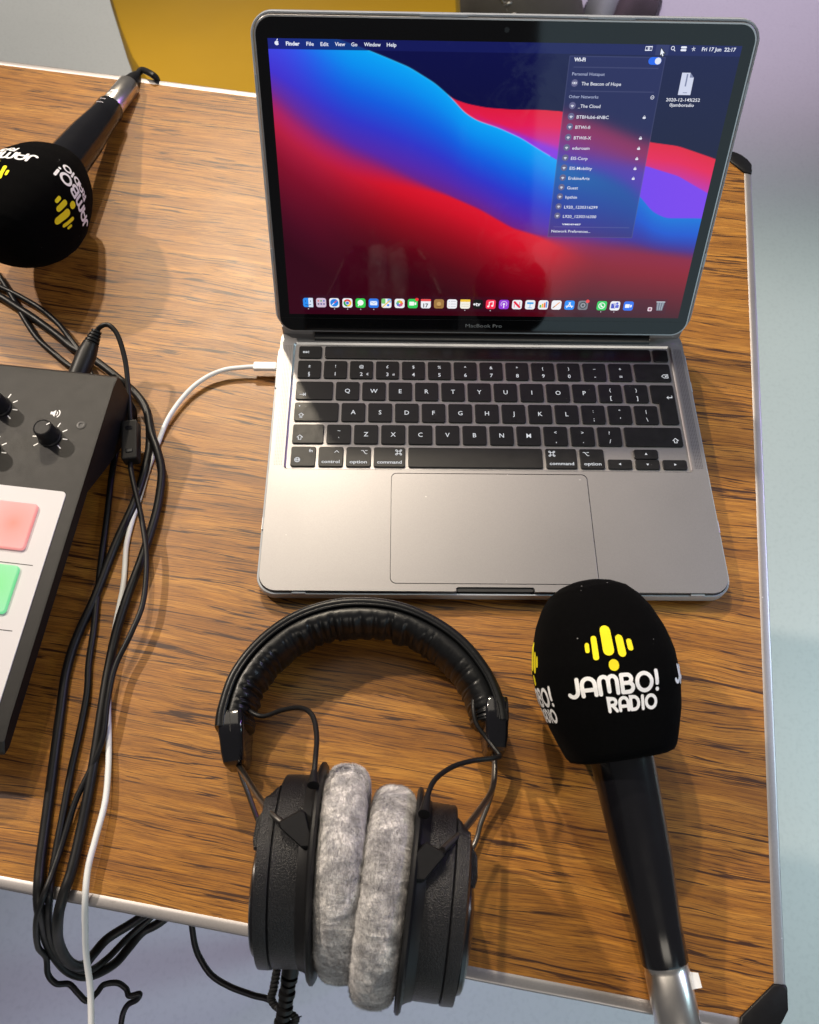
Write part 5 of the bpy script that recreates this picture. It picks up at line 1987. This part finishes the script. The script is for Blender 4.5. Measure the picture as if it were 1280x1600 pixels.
def cup(c, axis, label=None, sgn=1):
    """c: centre of the flange plane; axis: horizontal unit vector pointing outward (away from the pad)"""
    sx_ = Vector((0, 0, 1))
    sy_ = axis.cross(sx_).normalized()
    mb = MB()
    mb.frame_lathe([(30, -1.5), (49.5, -1.2), (50.8, -.3), (50.8, .9), (49.6, 1.8), (46.5, 2.2), (45.2, 4.5), (44.6, 6.5)], c, axis, sx_, sy_, 96)
    mb.build('baffle_ring', M['matte_black'], hp, hp, sharp=40)
    mb = MB()
    mb.frame_lathe([(44.0, 6), (44.2, 7), (44.2, 18.5), (43.4, 19.4)], c, axis, sx_, sy_, 96)
    b_ = mb.build('cup_shell', M['hp_rough'], hp, hp, sharp=40)
    # outer cap: flattened dome, sloped off on the side towards the headband
    prof = [(43.4, 19.2), (44.6, 19.6), (44.8, 21.0), (44.6, 25.5), (43.0, 24.6), (39.5, 26.0), (33, 27.4), (22, 28.4), (10, 28.9), (0.4, 29.0)]
    N = 120
    yd = Vector((-axis.y, axis.x, 0))
    if yd.y < 0:
        yd = -yd
    rings = []
    for r, h in prof:
        ring = []
        lim = 36.0 - (h - 19.2) * 1.15
        for k in range(N):
            a = 2 * math.pi * k / N
            x, y = r * math.cos(a), r * math.sin(a)
            if y > lim:
                y = lim + (y - lim) * .04
            ring.append(c + axis * h + sx_ * x + yd * y)
        rings.append(ring)
    mb = MB()
    mb.loops(rings)
    cp = mb.build('outer_cap', M['hp_rough'], hp, hp, sharp=30)
    mb = MB()
    f_ = frame(c, axis, yd, sx_)
    sec_ = [(19.0, 31.0), (25.0, 28.0), (30.5, 20.0), (31.4, 10.0), (30.5, 6.0), (19.0, 6.0)]
    rings = []
    for z, k_ in ((-24, .9), (-22, 1), (22, 1), (24, .9)):
        rings.append([f_(28 + (x - 28) * k_, 16 + (y - 16) * k_, z) for x, y in sec_])
    mb.loops(rings)
    mb.build('cap_shoulder', M['hp_rough'], cp, hp, sharp=25)
    mb = MB()
    mb.frame_lathe([(30.0, 26.8), (29.4, 28.6), (28.0, 29.4), (15, 31.6), (0.5, 32.2)], c - yd * 10, axis, sx_, yd, 64)
    mb.build('cap_dome', M['gloss_cap'], cp, hp)
    # velour pad: rounded ring with soft irregular surface
    Rm, rt = 36.5, 13.4
    thick = 11.2
    rings = []
    NA, NS = 220, 44
    for i in range(NA):
        A_ = 2 * math.pi * i / NA
        ring = []
        for k in range(NS):
            b = 2 * math.pi * k / NS
            cb, sb_ = math.cos(b), math.sin(b)
            ee = 2.7
            qq = (abs(cb) ** ee + abs(sb_) ** ee) ** (-1 / ee)
            p_n = Vector((math.cos(A_) * 3.2, math.sin(A_) * 3.2, b * 1.1 + sgn * 5))
            wr_ = 0.55 * noise.noise(p_n * 2.2) + 0.42 * noise.noise(Vector((math.cos(A_) * 15, math.sin(A_) * 15, cb * 1.6 + sgn))) + 0.16 * noise.noise(Vector((math.cos(A_) * 40, math.sin(A_) * 40, cb * 3)))
            rr = Rm + (rt + wr_) * cb * qq
            hh_ = -1.2 - thick - (thick + wr_ * .8) * sb_ * qq * -1
            ring.append(c + axis * hh_ + (sx_ * math.cos(A_) + sy_ * math.sin(A_)) * rr)
        rings.append(ring)
    rings.append(rings[0])
    mb = MB()
    mb.loops(rings, True, False, False)
    rnd = random.Random(11 * sgn)
    for _ in range(52000):
        i = rnd.random() * NA
        k = rnd.randrange(NS)
        i0 = int(i) % NA
        q0, q1 = rings[i0][k], rings[(i0 + 1) % NA][k]
        q2 = rings[i0][(k + 1) % NS]
        f1, f2 = i - int(i), rnd.random()
        p = q0 + (q1 - q0) * f1 + (q2 - q0) * f2
        tu = (q1 - q0).normalized()
        tv = (q2 - q0).normalized()
        nn2 = tv.cross(tu)
        ctr = c + axis * (-1.2 - thick) + (sx_ * math.cos(2 * math.pi * i0 / NA) + sy_ * math.sin(2 * math.pi * i0 / NA)) * Rm
        if nn2.dot(p - ctr) < 0:
            nn2 = -nn2
        sw = 3.0 * noise.noise(p * 0.045 + Vector((sgn * 9, 0, 0))) + 0.5 * noise.noise(p * 0.16)
        dr = (nn2 * (0.55 + 0.3 * rnd.random()) + tu * math.cos(sw * 2.2 + 1.2) + tv * math.sin(sw * 2.2 + 1.2) * 0.9).normalized()
        ln2 = 1.15 + 0.7 * rnd.random()
        wv2 = dr.cross(nn2).normalized() * 0.10
        mb.add([p - wv2 - nn2 * .1, p + wv2 - nn2 * .1, p + dr * ln2], [(0, 1, 2)])
    mb.build('ear_pad', M['velour'], hp, hp, sharp=180)
    mb = MB()
    mb.frame_lathe([(0.5, -3), (28, -3)], c, axis, sx_, sy_, 40)
    mb.build('ear_pad_lining', M['groove'], hp, hp)
    return b_, sx_, sy_


cl = Vector((51.5, -162.5, 51.2))
axl_ = Vector((-math.cos(math.radians(1.2)), math.sin(math.radians(1.2)), 0)).normalized()
cup(cl, axl_, sgn=1)
cr = Vector((96.3, -174.5, 51.2))
axr_ = Vector((math.cos(math.radians(6.9)), -math.sin(math.radians(6.9)), 0)).normalized()
cup(cr, axr_, sgn=2)


def joint(pxs, z, c, axis):
    """triangular plastic pivot block on top of the cup, and its twin underneath"""
    P = [at(a, b, z) for a, b in pxs]
    mb = MB()
    prism(mb, [(p.x, p.y) for p in P], z - 7.5, z, 1.2)
    mb.build('yoke_pivot', M['matte_black'], hp, hp, sharp=30)
    mb = MB()
    prism(mb, [(p.x, p.y) for p in P], 1.0, 7.5, 1.2)
    mb.build('yoke_pivot', M['matte_black'], hp, hp, sharp=30)
    return P


JL = joint([(434, 1284), (470, 1264), (477, 1268), (489, 1318), (484, 1325), (471, 1325), (436, 1293)], 99.5, cl, axl_)
JR = joint([(666, 1314.5), (694, 1331), (696, 1337), (663, 1377), (640, 1376), (645.5, 1337)], 99.5, cr, axr_)


def yoke(pts, r=1.7):
    mb = MB()
    sp = spline(pts, 10)
    # flat steel strip: an elliptical section
    rings = []
    for i, p in enumerate(sp):
        t = (sp[min(i + 1, len(sp) - 1)] - sp[max(i - 1, 0)]).normalized()
        a = t.cross(Vector((0, 0, 1)))
        a = a.normalized() if a.length > 1e-5 else Vector((1, 0, 0))
        b = t.cross(a)
        rings.append([p + a * (r * math.cos(x)) + b * (r * 1.5 * math.sin(x)) for x in [2 * math.pi * k / 12 for k in range(12)]])
    mb.loops(rings)
    return mb.build('yoke_arm', M['wire'], hp, hp, sharp=80)


yl0 = at(372, 1192, 22)
yoke([at(369, 1165, 24), yl0, at(383, 1212, 38), at(404, 1245, 66), at(425, 1272, 88), at(446, 1290, 95)])
yoke([at(369, 1172, 20), at(373, 1198, 16), at(388, 1240, 10), at(408, 1292, 5), at(440, 1350, 4), cl + axl_ * 11 + Vector((0, 0, -47))], 1.5)
yoke([at(768, 1135, 24), at(772, 1165, 22), at(773, 1205, 26), at(768, 1236, 34), at(752, 1262, 52), at(722, 1300, 80), at(690, 1330, 96)])
yoke([at(768, 1140, 20), at(773, 1178, 15), at(770, 1232, 10), at(752, 1285, 6), at(735, 1330, 4.5), cr + axr_ * 12 + Vector((0, 0, -47))], 1.5)


def wire(pts, r=1.35, name='audio_wire'):
    mb = MB()
    mb.tube(spline([at(*p) for p in pts], 10), r, 12)
    return mb.build(name, M['rubber'], hp, hp, sharp=80)


wire([(383, 1098, 24), (392, 1112, 30), (412, 1119, 34), (440, 1110, 42), (466, 1106, 52), (483, 1112, 62), (492, 1128, 70), (495, 1155, 78), (493, 1185, 86), (490, 1222, 92)])
wire([(741, 1082, 30), (740, 1108, 32), (745, 1132, 32), (760, 1153, 32), (773, 1170, 34), (781, 1182, 36), (770, 1185, 42), (738, 1189, 50), (708, 1198, 62), (682, 1216, 75), (670, 1238, 84), (664, 1266, 91)])
for (a, b, z0, c2) in ((490, 1222, 92, (491, 1205, 89)), (664, 1266, 91, (668, 1245, 86))):
    mb = MB()
    p, q = at(a, b, z0), at(c2[0], c2[1], c2[2])
    mb.tube([p + (p - q) * .3, p, q], [3.0, 2.6, 1.6], 14)
    mb.build('wire_boot', M['rubber'], hp, hp)
# main lead out of the left cup
mb = MB()
p0, p1 = at(455, 1510, 38), at(440, 1606, 22)
d = (p1 - p0)
mb.tube([p0 - d * .25, p0 + d * .05, p0 + d * .12], [4.3, 4.3, 4.3], 20)
for i in range(7):
    s = .16 + i * .12
    c = p0 + d * s
    r = 4.2 if i % 2 == 0 else 3.7
    mb.tube([c, c + d * .012, c + d * .075, c + d * .087], [r - .9, r, r, r - .9], 18)
mb.tube([p0, p1], [3.0, 2.6], 14)
ld = mb.build('lead_strain_relief', M['rubber'], hp, hp)
mb = MB()
mb.tube(spline([p1 - d * .1, p1, p1 + Vector((-3, -16, -20)), p1 + Vector((-10, -40, -60)), p1 + Vector((-14, -60, -140))], 8), 2.3, 12)
mb.build('main_lead', M['rubber'], hp, hp)
# twisted tie hanging beside the lead
mb = MB()
tie = [at(433, 1516, 30), at(430, 1532, 26), at(427, 1548, 22), at(424, 1560, 18), at(430, 1572, 16), at(441, 1580, 18), at(455, 1584, 20), at(462, 1592, 20), at(458, 1602, 18)]
sp = spline(tie, 14)
for ph in (0, math.pi):
    pts = []
    for i, p in enumerate(sp):
        a = i * .55 + ph
        pts.append(p + Vector((math.cos(a) * 1.2, 0.3 * math.sin(a), math.sin(a) * 1.2)))
    mb.tube(pts, 1.1, 8)
for _ in range(16):
    p = sp[random.randrange(len(sp) // 2, len(sp))]
    mb.tube([p, p + Vector((random.uniform(-4, 4), random.uniform(-4, 3), random.uniform(-2, 2)))], .35, 5)
mb.build('cable_tie', M['cord_tie'], hp, hp)

# ------------------------------------------------------------------ tidy the helper property
for o in bpy.data.objects:
    if '_o' in o.keys():
        del o['_o']
